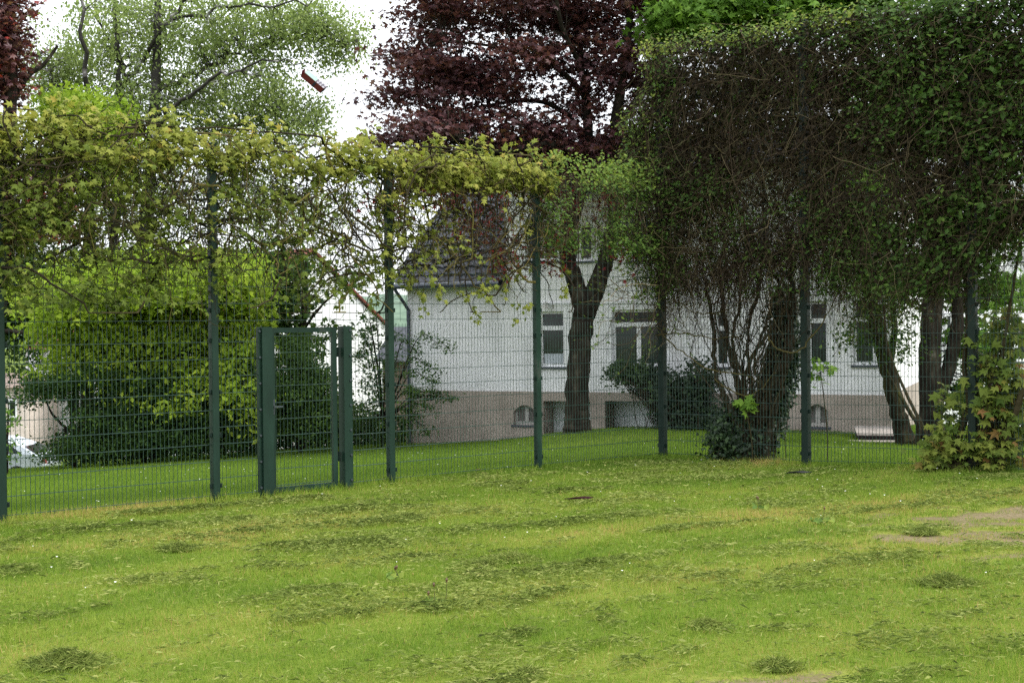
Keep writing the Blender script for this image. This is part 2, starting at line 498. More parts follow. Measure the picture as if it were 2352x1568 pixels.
def lawn_tint(x, y):
    """yellowness of the mown turf: broad stripes along the mowing rows, patches, fine mottling"""
    q = -x * 0.48 + y * 0.877
    a = x * 0.877 + y * 0.48
    st = 0.5 + 0.5 * np.sin(q * 2 * math.pi / 2.1 + 2.0 * vnoise(x, y, 0.25, 31))
    t = 0.10 + 0.30 * st + 0.55 * fbm(a * 0.5, q, 2.6, 45, 2) * fbm(x, y, 0.5, 47, 2) * 1.1 + 0.34 * fbm(a * 0.35, q, 0.9, 41, 3) + 0.22 * (vnoise(x, y, 6, 51) - 0.5)
    t = t + 0.16 * np.exp(-((y - 13.2 - 0.28 * x) / 1.2) ** 2) * (x > -3)     # pale band across the middle: faint sunlight put into the turf colour
    t = t - 0.16 * sstep(15.5, 19.0, y + 0.35 * np.abs(x - 2.3))
    return np.clip(t, 0, 1)


def bare(x, y):
    """how far the turf is worn to soil"""
    m = np.exp(-(((x - 4.75) / 1.75) ** 2 + ((y - 12.75) / 1.25) ** 2) ** 1.4)
    m2 = 0.30 * np.exp(-(((x - 1.35) / 0.55) ** 2 + ((y - 7.6) / 0.35) ** 2))
    n = 0.5 * fbm(x * 0.5, y, 2.2, 61, 3) + 0.5 * fbm(x * 0.6, y, 7.0, 65, 3)
    return np.clip((np.maximum(m, m2) * 0.88 + (n - 0.5) * 3.0 * (np.maximum(m, m2) > 0.08) - 0.30) * 1.6, 0, 1)


gx = axis(-600, -17, 14, 600, 0.22); gy = axis(-60, 5, 34, 900, 0.22)
X, Yg = np.meshgrid(gx, gy)
Z = gz(X, Yg)
mb = MB()
nx, ny = len(gx), len(gy)
ii = (np.arange(ny - 1)[:, None] * nx + np.arange(nx - 1)[None]).ravel()
tt = lawn_tint(X.ravel(), Yg.ravel()) * 0.5
tt = tt + (0.85 - tt) * np.clip(bare(X.ravel(), Yg.ravel()) * 1.6, 0, 1)
mb.add(np.stack([X, Yg, Z], -1).reshape(-1, 3), np.stack([ii, ii + 1, ii + nx + 1, ii + nx], -1), 0, tt)
m, nt, out = new_mat('lawn_soil')
a_ = nt.nodes.new('ShaderNodeAttribute'); a_.attribute_name = 'tint'
n_ = nt.nodes.new('ShaderNodeTexNoise'); n_.inputs['Scale'].default_value = 26; n_.inputs['Detail'].default_value = 8
tc_ = nt.nodes.new('ShaderNodeTexCoord'); nt.links.new(tc_.outputs['Object'], n_.inputs['Vector'])
ad = nt.nodes.new('ShaderNodeMath'); ad.operation = 'MULTIPLY_ADD'; ad.inputs[1].default_value = 0.62; ad.inputs[2].default_value = -0.33
nt.links.new(n_.outputs['Fac'], ad.inputs[0])
ad2 = nt.nodes.new('ShaderNodeMath'); ad2.operation = 'ADD'
nt.links.new(a_.outputs['Fac'], ad2.inputs[0]); nt.links.new(ad.outputs[0], ad2.inputs[1])
r_ = ramp(nt, [(0, (0.045, 0.075, 0.010)), (0.25, (0.09, 0.125, 0.015)), (0.55, (0.15, 0.165, 0.03)), (0.70, (0.105, 0.092, 0.040)), (0.85, (0.145, 0.115, 0.065)), (1, (0.20, 0.158, 0.10))])
nt.links.new(ad2.outputs[0], r_.inputs[0])
p_ = nt.nodes.new('ShaderNodeBsdfPrincipled'); p_.inputs['Roughness'].default_value = 0.95; p_.inputs['Specular IOR Level'].default_value = 0.1
nt.links.new(r_.outputs[0], p_.inputs['Base Color'])
b_ = nt.nodes.new('ShaderNodeBump'); b_.inputs['Strength'].default_value = 0.6; b_.inputs['Distance'].default_value = 0.03
nt.links.new(n_.outputs['Fac'], b_.inputs['Height']); nt.links.new(b_.outputs[0], p_.inputs['Normal'])
nt.links.new(p_.outputs[0], out.inputs[0])
tag(mb.build('ground', m, smooth=True), kind='structure')

# street at the foot of the slope on the far left
mb = MB()
mb.add([[-70, 40.5, -2.87], [-15.5, 40.5, -2.87], [-15.5, 47, -2.87], [-70, 47, -2.87]], [[0, 1, 2, 3]])
tag(mb.build('street', noise_mat('asphalt', [(0, (0.045, 0.045, 0.048)), (1, (0.07, 0.07, 0.072))], scale=30, rough=0.9)), kind='structure')

# wooded hill far away, seen in the gap beside the house
mb = MB()
hx = np.linspace(-220, 60, 90); hs = np.linspace(0, 1, 14)
HX, HS = np.meshgrid(hx, hs)
top = 9.5 + 5 * fbm(HX, HX * 0, 0.012, 71) + 2.2 * fbm(HX, HS * 40, 0.16, 72)
HZ = -4 + (top + 4) * np.sin(HS * math.pi / 2)
HY = 330 + 90 * HS + 6 * fbm(HX, HS * 60, 0.1, 73)
ii = (np.arange(13)[:, None] * 90 + np.arange(89)[None]).ravel()
mb.add(np.stack([HX, HY, HZ], -1).reshape(-1, 3), np.stack([ii, ii + 1, ii + 91, ii + 90], -1))
tag(mb.build('hills', noise_mat('wooded_hill', [(0, (0.05, 0.085, 0.06)), (1, (0.11, 0.16, 0.11))], scale=0.25, detail=8, rough=1.0)), kind='structure')


# ---- grass blades
def frustum(n, d0, d1, pw, mx=0.05):
    """points over the seen ground, depth density ~ d**pw"""
    e = pw + 1
    d = (d0 ** e + rng.random(n) * (d1 ** e - d0 ** e)) ** (1 / e)
    h = CX / F + mx
    x = (rng.random(n) * 2 - 1) * (h * d + 1.8)
    return x, d


def fence_side(x, y):
    dl = (x - P4[0]) * NB[0] + (y - P4[1]) * NB[1]
    dr = (x - P4[0]) * NR[0] + (y - P4[1]) * NR[1]
    return np.maximum(dl, dr)


def grass(name, x, y, hgt, wid, label, tint, lean=0.55):
    n = len(x)
    z = gz(x, y)
    a = rng.random(n) * 2 * math.pi
    w = wid * (0.7 + 0.6 * rng.random(n)) * 0.5
    h = hgt * (0.55 + 0.9 * rng.random(n))
    la = rng.random(n) * 2 * math.pi
    l = lean * h * (0.2 + rng.random(n))
    B = np.stack([x, y, z - 0.004], -1)
    D = np.stack([np.cos(a) * w, np.sin(a) * w, 0 * a], -1)
    T = B + np.stack([np.cos(la) * l, np.sin(la) * l, h], -1)
    v = np.stack([B - D, B + D, T], 1).reshape(-1, 3)
    f = np.arange(3 * n).reshape(-1, 3)
    mb = MB(); mb.add(v, f, 0, np.repeat(tint, 3))
    o = mb.build(name, M_grass)
    tag(o, label, 'grass', kind='stuff')
    return o


x, y = frustum(740000, 6.6, 22.5, -0.25)
k = (fence_side(x, y) < 0.15) & (rng.random(len(x)) > bare(x, y) * 0.72 * (0.55 + 0.9 * (vnoise(x, y, 5.5, 66) > 0.42)))
x, y = x[k], y[k]
edge = np.exp(-(fence_side(x, y) / 0.22) ** 2)
straw = 0.5 * (rng.random(len(x)) < 0.05 + 0.10 * sstep(0.5, 3.5, x) * (y < 14))
tn = np.clip(lawn_tint(x, y) + straw + rng.normal(size=len(x)) * 0.15 + 0.08 * edge * (vnoise(x, y, 1.1, 77) > 0.62), 0, 1)
bm = bare(x, y)
tn = np.clip(tn + 0.22 * (bm > 0.15) * rng.random(len(x)), 0, 1)
hg = (0.036 + 0.03 * (vnoise(x, y, 1.6, 33) > 0.7) * vnoise(x, y, 7, 34) + 0.055 * edge) * (1 - 0.35 * (bm > 0.2))
grass('lawn_grass', x, y, hg, 0.0052 * (y / 9) ** 0.7, 'short yellow green mown grass in front of the fence', tn)

x, y = frustum(420000, 13.5, 34.0, 0.0)
k = (fence_side(x, y) >= 0.15)
x, y = x[k], y[k]
tn = np.clip(0.30 + 0.3 * (fbm(x, y, 0.9, 91) - 0.5) + rng.normal(size=len(x)) * 0.12, 0, 1)
grass('back_grass', x, y, 0.05 + 0.05 * np.exp(-((fence_side(x, y) - 0.15) / 0.2) ** 2), 0.0065 * (y / 12) ** 0.8, 'green grass behind the fence sloping down to the white house', tn)

# ---- cut grass lying in rows
def clipping_blades(mb, x, y, z, ln, tint, tilt=0.25):
    n = len(x)
    a = rng.random(n) * 2 * math.pi
    w = 0.0013 * (y / 9) ** 0.7 * (0.7 + 0.8 * rng.random(n))
    dx = np.stack([np.cos(a), np.sin(a), tilt * rng.normal(size=n)], -1) * (ln * 0.5)[:, None]
    dy = np.stack([-np.sin(a), np.cos(a), 0.9 * rng.normal(size=n)], -1) * w[:, None]
    C = np.stack([x, y, z], -1)
    v = np.stack([C - dx - dy, C - dx * 0.2 + dy * 1.1 + np.array([0, 0, 0.006]), C + dx], 1)
    v2 = np.stack([C - dx - dy, C + dx, C + dx * 0.2 - dy * 1.4], 1)
    f = np.arange(3 * n).reshape(-1, 3)
    mb.add(v.reshape(-1, 3), f, 0, np.repeat(tint, 3))
    mb.add(v2.reshape(-1, 3), f, 0, np.repeat(tint, 3))


x, y = frustum(2100000, 6.6, 20.5, 0.2)
q = -x * 0.48 + y * 0.877 + 0.35 * (vnoise(x, y, 0.5, 21) - 0.5)
a = x * 0.877 + y * 0.48
row = np.exp(-((((q + 0.2) / 1.02) % 1.0 - 0.5) / 0.17) ** 2)
cl = 0.55 * fbm(a * 0.5, q, 2.2, 22, 3) + 0.45 * fbm(a * 0.6, q, 7.5, 27, 3)
rowness = 1 - 0.75 * sstep(1.2, 3.2, x + 0.10 * y - 0.6)
wgt = (0.34 + 1.0 * row * rowness) * np.clip((cl - 0.47) * 5.5, 0, 1) ** 1.3 + 0.02
k = (rng.random(len(x)) < wgt * 0.50) & (fence_side(x, y) < -0.15) & (bare(x, y) < 0.5)
x, y, wg = x[k], y[k], wgt[k]
mb = MB()
tn = np.clip(0.60 + 0.24 * rng.normal(size=len(x)) - 0.17 * wg + 0.25 * (vnoise(x, y, 1.3, 25) - 0.5), 0, 0.93)
clipping_blades(mb, x, y, gz(x, y) + 0.030 + 0.035 * wg * rng.random(len(x)), 0.03 + 0.06 * rng.random(len(x)) ** 1.5, tn)
tag(mb.build('grass_clippings', M_clip), 'rows of grey green cut grass left on the lawn by the mower', 'cut grass', kind='stuff')

# the bigger heaps of clippings, each a thing
HEAPS = [(146, 1530, 0.155, 0.10, 'largest brown green heap of cut grass, in the front left corner of the lawn', 0.30),
         (2170, 1342, 0.14, 0.085, 'dark green tuft of cut grass on the lawn just before the bare soil', 0.28),
         (2118, 1226, 0.10, 0.06, 'small dark green heap of cut grass beside the worn soil patch', 0.30),
         (405, 1262, 0.12, 0.055, 'flat dark heap of cut grass in the row level with the gate', 0.25),
         (935, 1193, 0.11, 0.05, 'small dark heap of cut grass nearest the second fence post from the gate', 0.25),
         (1175, 1288, 0.13, 0.055, 'double heap of cut grass in the middle of the lawn', 0.33),
         (1112, 1303, 0.08, 0.045, 'little dark heap of cut grass next to the double heap', 0.27),
         (1785, 1540, 0.09, 0.05, 'low green heap of cut grass at the front of the lawn beside worn turf', 0.3),
         (1620, 1440, 0.07, 0.04, 'small flat heap of cut grass alone in the front middle lawn', 0.34),
         (1210, 1555, 0.06, 0.05, 'little leafy green tuft at the very front of the lawn', 0.4)]
for (px, py, r, h, lab, tc0) in HEAPS:
    c = ground_at(px, py, 0.0); c[2] = gz(c[0], c[1])
    n = int(1300 * (r / 0.1) ** 1.6)
    d = rng.normal(size=(n, 3)) * 0.5
    d[:, 2] = np.exp(-(d[:, 0] ** 2 + d[:, 1] ** 2) / 0.5) * rng.random(n) * (0.6 + 0.8 * vnoise(d[:, 0], d[:, 1], 2.5, 88))
    xx = c[0] + d[:, 0] * r * 1.25; yy = c[1] + d[:, 1] * r
    zz = c[2] + 0.025 + np.abs(d[:, 2]) * h * 0.75
    mb = MB()
    clipping_blades(mb, xx, yy, zz, 0.05 + 0.05 * rng.random(n), np.clip(tc0 + 0.20 + 0.22 * rng.normal(size=n), 0, 0.93), tilt=0.5)
    tag(mb.build('clipping_heap', M_clip), lab, 'grass heap', 'heaps of cut grass on the lawn')

# ================================================================== FENCES
def wires(mb, A, B, z0, z1, pitch_v, first=0.0, spikes=0.03, step=0.2):
    """double-rod mat between two ground points"""
    A = np.array(A); B = np.array(B)
    ln = np.linalg.norm((B - A)[:2]); d = (B - A) / ln
    nrm = np.array([d[1], -d[0], 0.0]); nrm /= np.linalg.norm(nrm)
    n = max(2, int(round(ln / pitch_v)))
    s = (np.arange(n) + 0.5) * ln / n
    top = np.full(n, z1 + spikes)
    za = A[2] + (B[2] - A[2]) * s / ln
    P = np.stack([np.stack([A[0] + d[0] * s, A[1] + d[1] * s, za + z0], -1), np.stack([A[0] + d[0] * s, A[1] + d[1] * s, za * 0 + top], -1)], 1)
    mb.tubes(P, 0.0034, sides=4)
    zs = np.arange(z0 + 0.03, z1 + 1e-6, step)
    for o in (-0.0065, 0.0065):
        lo = A[2] * np.ones(len(zs)) * np.linspace(1, 0, len(zs)); hi = B[2] * np.linspace(1, 0, len(zs))
        P = np.stack([np.stack([A[0] + nrm[0] * o + 0 * zs, A[1] + nrm[1] * o + 0 * zs, zs + lo], -1),
                      np.stack([B[0] + nrm[0] * o + 0 * zs, B[1] + nrm[1] * o + 0 * zs, zs + hi], -1)], 1)
        mb.tubes(P, 0.0042, sides=4)


JOIN, TOP_L, TOP_R = 2.03, 4.07, 6.12
fl = thing('mesh_fence', (*P0, 0), 'lower green wire mesh fence with the gate and yellow green creeper on top', 'fence')
fr = thing('mesh_fence', (*P4, 0), 'tall six metre green wire mesh fence buried in a dark twiggy creeper', 'fence')


def post(root, fun, s, top, w, dpt, mat):
    o, ex, ey = fun(s, 0, 0), None, None
    e = fun(s + 1, 0, 0) - o; nrm = fun(s, 0, 1) - o
    z0 = float(gz(o[0], o[1])) - 0.25
    f = frame(o, e, nrm)
    mb = MB()
    c = 0.006
    prof = np.array([[-w + c, -dpt], [w - c, -dpt], [w, -dpt + c], [w, dpt - c], [w - c, dpt], [-w + c, dpt], [-w, dpt - c], [-w, -dpt + c]])
    ring = lambda z: o + prof[:, :1] * e + prof[:, 1:] * nrm + np.array([0, 0, z])
    v = np.concatenate([ring(z0), ring(top)])
    q = [[i, (i + 1) % 8, 8 + (i + 1) % 8, 8 + i] for i in range(8)]
    mb.add(v, q); mb.add(ring(top), [list(range(8))])
    mb.box(f, (-w - 0.006, -dpt - 0.006, top + 0.001), (w + 0.006, dpt + 0.006, top + 0.02))
    p = mb.build('post', mat, root)
    zs = [0.16, 0.75, 1.25, 1.85] + [2.2 + 0.6 * k for k in range(int((top - 2.3) / 0.6))]
    for z in zs:
        for sg in (-1, 1):
            mb = MB()
            mb.box(f, (sg * (w + 0.001), -0.018 + 0.02, z), (sg * (w + 0.032), 0.022, z + 0.055))
            mb.box(f, (sg * (w + 0.010), 0.022, z + 0.02), (sg * (w + 0.024), 0.031, z + 0.034))
            mb.build('clamp', M_paint_dk, p)
    return p


for k in (-1, 0, 1, 2, 3):
    post(fl, LF, k * BAY, TOP_L + 0.08, 0.043, 0.045, M_paint)
for k in (0, 1, 2, 3):
    post(fr, RF, k * BAYR, TOP_R + 0.08, 0.05, 0.055, M_paint_dk)

g0, g1, g2, g3 = sL(598), sL(623), sL(776), sL(803)       # gate: outer left, leaf left, leaf right, outer right


def gp(fun, s, o=-0.02):
    p = fun(s, 0, o); p[2] = float(gz(p[0], p[1])) + 0.01
    return p


def panel(root, fun, s0, s1, z0, z1, pitch):
    mb = MB(); a = gp(fun, s0); b = gp(fun, s1)
    if z0 > 1: a[2] = b[2] = 0
    wires(mb, a, b, z0, z1, pitch)
    return mb.build('mesh_panel', M_wire, root)


for (s0, s1) in ((-BAY, 0), (0, BAY), (BAY, g0), (g3, 2 * BAY), (2 * BAY, 3 * BAY), (3 * BAY, 4 * BAY)):
    panel(fl, LF, s0 + 0.03, s1 - 0.03, 0.03, JOIN, 0.05)
for k in (-1, 0, 1, 2, 3):
    panel(fl, LF, k * BAY + 0.03, (k + 1) * BAY - 0.03, JOIN + 0.05, TOP_L, 0.1)
for k in (0, 1, 2):
    a, b = k * BAYR + 0.04, (k + 1) * BAYR - 0.04
    panel(fr, RF, a, b, 0.03, JOIN, 0.05)
    panel(fr, RF, a, b, JOIN + 0.05, 4.07, 0.1)
    panel(fr, RF, a, b, 4.12, TOP_R, 0.1)

# gate
gb = LF(g0, 0, 0)
gate = thing('mesh_gate', (gb[0], gb[1], 0), 'closed dark green steel mesh gate with two wide posts, set in the fence', 'gate')
fg = frame(LF(0, 0, 0), LF(1, 0, 0) - LF(0, 0, 0), LF(0, 0, 1) - LF(0, 0, 0))
GT = 2.03
for (a, b, bx) in ((g0, g1 - 0.006, g0 + 0.035), (g2 + 0.055, g3, g3 - 0.035)):
    mb = MB()
    mb.box(fg, (a, -0.07, -0.3), (b, 0.07, GT))
    e0, e1 = (a - 0.035, a - 0.001) if bx < g1 else (b + 0.001, b + 0.012)
    mb.box(fg, (e0, -0.02, -0.2), (e1, 0.035, GT - 0.01))
    pp = mb.build('gate_post', M_paint, gate)
    for z in np.arange(0.12, 2.0, 0.31):
        mb = MB()
        xm = (e0 + e1) / 2 if bx < g1 else b - 0.025
        ym = 0.036 if bx < g1 else 0.071
        an = np.arange(6) * math.pi / 3
        for r0, r1, y0, y1 in ((0.016, 0.016, 0, 0.012),):
            v = np.concatenate([np.stack([xm + r0 * np.cos(an), 0 * an + ym + y0, z + r0 * np.sin(an)], -1),
                                np.stack([xm + r1 * np.cos(an), 0 * an + ym + y1, z + r1 * np.sin(an)], -1)])
            v = fg[0] + v[:, :1] * fg[1] + v[:, 1:2] * fg[2] + v[:, 2:] * fg[3]
            mb.add(v, [[i, (i + 1) % 6, 6 + (i + 1) % 6, 6 + i] for i in range(6)])
            mb.add(v[6:], [list(range(6))])
        mb.build('bolt', M_bolt, pp)
gd = gz(*LF((g1 + g2) / 2, 0, 0)[:2])
mb = MB()
w = 0.062
mb.box(fg, (g1, -0.055, 0.03), (g1 + w, -0.010, GT - 0.01)); mb.box(fg, (g2 - w, -0.055, 0.03), (g2, -0.010, GT - 0.01))
mb.box(fg, (g1 + w, -0.054, GT - 0.01 - w), (g2 - w, -0.011, GT - 0.01)); mb.box(fg, (g1 + w, -0.054, 0.03), (g2 - w, -0.011, 0.03 + w * 1.1))
lf = mb.build('gate_leaf', M_paint, gate)
mb = MB()
wires(mb, LF(g1 + w, 0, -0.032), LF(g2 - w, 0, -0.032), 0.09, GT - 0.075, 0.05, spikes=0.0)
mb.build('mesh_panel', M_wire, lf)
mb = MB()
mb.box(fg, (g1 + 0.012, -0.009, 0.98), (g1 + 0.05, -0.001, 1.16))
mb.box(fg, (g1 + 0.02, -0.001, 1.06), (g1 + 0.042, 0.040, 1.082)); mb.box(fg, (g1 + 0.02, 0.025, 1.061), (g1 + 0.14, 0.039, 1.081))
mb.build('handle', M_bolt, lf)
for z in (0.35, 1.65):
    mb = MB(); mb.tubes(np.array([LF(g2 + 0.027, z, -0.03), LF(g2 + 0.027, z + 0.12, -0.03)]), 0.018, sides=8); mb.build('hinge', M_paint_dk, lf)

# ================================================================== CREEPERS
def walk(n, K, start, d0, step, turn, pull=None):
    """random walks in (s, z, o)"""
    P = np.empty((n, K, 3)); P[:, 0] = start
    d = norm(d0)
    for k in range(1, K):
        d = norm(d + turn * rng.normal(size=(n, 3)))
        if pull is not None: d = norm(d + pull)
        P[:, k] = P[:, k - 1] + d * np.asarray(step).reshape(-1, 1)
    return P


def to_world(fun, P):
    return fun(P[..., 0], P[..., 1], P[..., 2])


# ---- left creeper: lobed yellow-green leaves over the top two metres
def zlow(s):
    return np.interp(s, [-2.6, 0, 2.5, 3.6, 4.3, 5, 6, 7.4, 8], [2.15, 2.15, 2.2, 2.25, 2.15, 2.45, 2.85, 2.9, 3.2])


lv = thing('fence_creeper', (*LF(1.0, 0, 0)[:2], 0), 'yellow green lobed leaf creeper hanging over the top of the gated fence', 'climbing plant')
s1 = 7.55
mb = MB()
n = 210                                                        # main woody runs along the top
st = np.stack([rng.uniform(-2.6, s1, n), rng.uniform(2.6, 4.25, n) ** 1.0, rng.uniform(-0.16, 0.14, n)], -1)
P = walk(n, 16, st, np.stack([rng.choice([-1, 1], n), 0.25 * rng.normal(size=n), 0 * st[:, 0]], -1), rng.uniform(0.09, 0.15, n), 0.33)
P[..., 0] = np.clip(P[..., 0], -2.6, s1 + 0.3); P[..., 1] = np.clip(P[..., 1], 2.2, 4.32); P[..., 2] = np.clip(P[..., 2], -0.3, 0.26)
mb.tubes(to_world(LF, P), rng.uniform(0.006, 0.019, n)[:, None] * np.linspace(1, 0.45, 16), sides=5, tint=rng.random(n) ** 1.9)
n = 1500                                                       # hanging runs
st = np.stack([rng.uniform(-2.6, s1, n), rng.uniform(3.0, 4.3, n), rng.uniform(-0.2, 0.16, n)], -1)
P = walk(n, 12, st, np.stack([0.5 * rng.normal(size=n), -1 + 0.5 * rng.normal(size=n), 0.3 * rng.normal(size=n)], -1), rng.uniform(0.05, 0.13, n), 0.36, np.array([0, -0.10, 0]))
lo = zlow(P[..., 0]) - 0.25 * rng.random((n, 1))
P[..., 1] = np.where(P[..., 1] < lo, lo + 0.06 * np.sin(P[..., 1] * 9), P[..., 1]); P[..., 2] = np.clip(P[..., 2], -0.32, 0.28)
mb.tubes(to_world(LF, P), rng.uniform(0.0025, 0.009, n)[:, None] * np.linspace(1, 0.4, 12), sides=4, tint=rng.random(n) ** 1.6, cap=False)
n = 26                                                         # long bare ends dangling in front of the house
st = np.stack([rng.uniform(4.7, 7.8, n), rng.uniform(2.7, 3.3, n), rng.uniform(-0.1, 0.2, n)], -1)
P2 = walk(n, 12, st, np.stack([0.4 * rng.normal(size=n), -1 + 0 * st[:, 0], 0.1 * rng.normal(size=n)], -1), rng.uniform(0.04, 0.085, n), 0.32, np.array([0, -0.12, 0]))
mb.tubes(to_world(LF, P2), rng.uniform(0.003, 0.008, n)[:, None] * np.linspace(1, 0.4, 12), sides=4, tint=0.3 + 0.7 * rng.random(n), cap=False)
mb.build('stems', M_stem, lv)

lb = MB()
def left_clusters(n, s_lo, s_hi, z_lo, z_hi, per, size, thr, seed, tsh):
    s = rng.uniform(s_lo, s_hi, n); z = rng.uniform(z_lo, z_hi, n)
    nse = fbm(s, z * 1.3, 1.5, seed, 3)
    k = (z > zlow(s) + 0.25 * rng.random(n)) & (nse + 0.25 * rng.random(n) > thr)
    s, z = s[k], z[k]
    zt_ = 4.06 + 0.40 * fbm(s, s * 0, 1.9, seed + 9, 3) * (1.15 - 0.06 * s)
    z = np.where(z > zt_, zt_ - 0.25 * rng.random(len(z)), z)
    C = np.stack([s, z, rng.normal(size=len(s)) * 0.13 + 0.02], -1)
    C = np.repeat(C, per, 0); N = len(C)
    C = C + rng.normal(size=(N, 3)) * np.array([0.085, 0.065, 0.07])
    ti = np.clip(0.20 + 0.30 * np.repeat(rng.random(len(s)), per) + 0.22 * rng.random(N) + tsh(C[:, 1]), 0, 1)
    leaves(lb, to_world(LF, C), size * (0.6 + 0.8 * rng.random(N)), ti, T_MAPLE, bias=(-NB[0] * 0.6, -NB[1] * 0.6, 0.9), spread=0.55, droop=1.3)
left_clusters(980, -2.6, s1, 3.86, 4.36, 9, 0.074, 0.47, 101, lambda z: 0.26 + 0.1 * (z - 4))
left_clusters(820, -2.6, 5.0, 2.1, 4.0, 9, 0.066, 0.54, 102, lambda z: -0.06 + 0.10 * (z - 3))
left_clusters(700, -2.6, 2.0, 2.3, 4.0, 10, 0.066, 0.50, 103, lambda z: -0.08 + 0.10 * (z - 3))
left_clusters(300, 4.6, s1, 2.5, 4.0, 7, 0.072, 0.60, 104, lambda z: 0.16 + 0.12 * (z - 3))
# free shoots standing above the top wire
ns = 90
ss = rng.uniform(-2.6, s1, ns); hh = rng.uniform(0.08, 0.30, ns)
q0 = np.stack([ss, np.full(ns, 4.1), rng.normal(size=ns) * 0.1], -1); q1 = q0 + np.stack([rng.normal(size=ns) * 0.08, 0.1 + hh, rng.normal(size=ns) * 0.05], -1)
tt_ = np.linspace(0, 1, 4)[None, :, None]
lb.tubes(to_world(LF, q0[:, None] * (1 - tt_) + q1[:, None] * tt_), 0.004, sides=3, tint=0.1, cap=False)
CS = np.repeat(q1, 7, 0) + rng.normal(size=(ns * 7, 3)) * np.array([0.05, 0.05, 0.05])
leaves(lb, to_world(LF, CS), 0.075 * (0.6 + 0.7 * rng.random(len(CS))), 0.45 + 0.5 * rng.random(len(CS)), T_MAPLE, bias=(-NB[0] * 0.5, -NB[1] * 0.5, 0.9), spread=0.55, droop=0.8)
# some foliage on the dangling ends
E = P2[rng.random(len(P2)) < 0.8][:, 8:].reshape(-1, 3)
E = np.repeat(E, 3, 0) + rng.normal(size=(len(E) * 3, 3)) * 0.035
leaves(lb, to_world(LF, E), 0.055 + 0.03 * rng.random(len(E)), 0.4 + 0.4 * rng.random(len(E)), T_MAPLE, bias=(-NB[0], -NB[1], 0.6), spread=0.6, droop=1.0)
lb.build('foliage', M_lvine, lv)

# ---- middle creeper: small green leaves between the third post and the corner
mv = thing('fence_creeper', (*LF(8.7, 0, 0)[:2], 0), 'thin twiggy small leaved green creeper on the low fence bay next to the corner post', 'climbing plant')
mb = MB()
n = 480
st = np.stack([rng.uniform(7.3, 10.1, n), rng.uniform(3.3, 4.2, n), rng.uniform(-0.2, 0.2, n)], -1)
P = walk(n, 10, st, np.stack([0.6 * rng.normal(size=n), -0.7 + 0.7 * rng.normal(size=n), 0.3 * rng.normal(size=n)], -1), rng.uniform(0.04, 0.11, n), 0.35, np.array([0.03, -0.08, 0]))
lowm = np.interp(P[..., 0], [7.3, 9.0, 9.6, 10.1], [3.1, 2.8, 2.2, 1.7])
P[..., 1] = np.where(P[..., 1] < lowm, lowm + 0.1 * rng.random(P.shape[:2]), P[..., 1])
mb.tubes(to_world(LF, P), rng.uniform(0.002, 0.006, n)[:, None] * np.linspace(1, 0.4, 10), sides=3, tint=rng.random(n), cap=False)
n = 70
st = np.stack([rng.uniform(8.8, 10.2, n), rng.uniform(1.9, 3.0, n), rng.uniform(-0.2, 0.3, n)], -1)
P = walk(n, 12, st, np.stack([-0.6 + 0.5 * rng.normal(size=n), -0.35 + 0.5 * rng.normal(size=n), 0.3 * rng.normal(size=n)], -1), rng.uniform(0.05, 0.12, n), 0.22)
mb.tubes(to_world(LF, P), rng.uniform(0.003, 0.007, n)[:, None] * np.linspace(1, 0.4, 12), sides=3, tint=0.4 + 0.6 * rng.random(n), cap=False)
EM = P[:, 6:].reshape(-1, 3)
mb.build('stems', M_twig, mv)
lb = MB()
n = 1250
s = rng.uniform(7.35, 10.15, n); z = rng.uniform(3.0, 4.38, n) - 0.7 * (s > 9.5) * rng.random(n)
k = (fbm(s, z, 2.0, 121) + 0.22 * rng.random(n) > 0.55 - 0.16 * (z > 3.95))
C = np.repeat(np.stack([s[k], z[k], 0.16 * rng.normal(size=k.sum())], -1), 7, 0)
C = C + rng.normal(size=C.shape) * 0.06
C = np.concatenate([C, EM[rng.random(len(EM)) < 0.6] + 0])
leaves(lb, to_world(LF, C), 0.045 + 0.03 * rng.random(len(C)), np.clip(0.25 + 0.5 * rng.random(len(C)) + 0.25 * (C[:, 1] > 4.0), 0, 1), T_OVAL, bias=(0.3, -0.5, 0.9), spread=0.5, droop=0.5)
lb.build('foliage', M_gvine, mv)

# ---- right creeper: deep mat of dead twigs with dark leaves over the six-metre fence
rv = thing('fence_creeper', (*RF(1.2, 0, 0)[:2], 0), 'dense dark mat of dry twigs and small leaves covering the tall fence', 'climbing plant')
SMAX = 3 * BAYR + 0.3


def rlow(s):
    return np.interp(s, [-0.5, 0, 0.5, 1.0, 2.0, 2.6, 3.4, 4.3, 4.9, 5.6, 7.3], [3.6, 2.2, 2.2, 2.6, 2.7, 2.65, 2.15, 2.25, 2.9, 3.4, 3.3]) + 1.5 * (fbm(s, np.asarray(s) * 0, 1.7, 137, 3) - 0.5)


def top_r(s):
    return 6.08 + 0.34 * (fbm(s, s * 0, 1.6, 131) - 0.3)


def smin(z):
    return np.interp(z, [3.4, 4.3, 4.9, 5.6, 6.1], [-0.70, -0.78, -0.55, -0.22, -0.08]) + 0.12 * np.sin(z * 7.0)


def holes(s, z):
    h = 0.9 * sstep(0.50, 0.62, fbm(s, z, 0.8, 161, 3)) * sstep(2.6, 3.6, s) * sstep(5.4, 4.2, z)
    return np.clip(h + 0.55 * sstep(0.52, 0.64, fbm(s, z, 1.1, 165, 3)) * (z < 4.2), 0, 0.95)


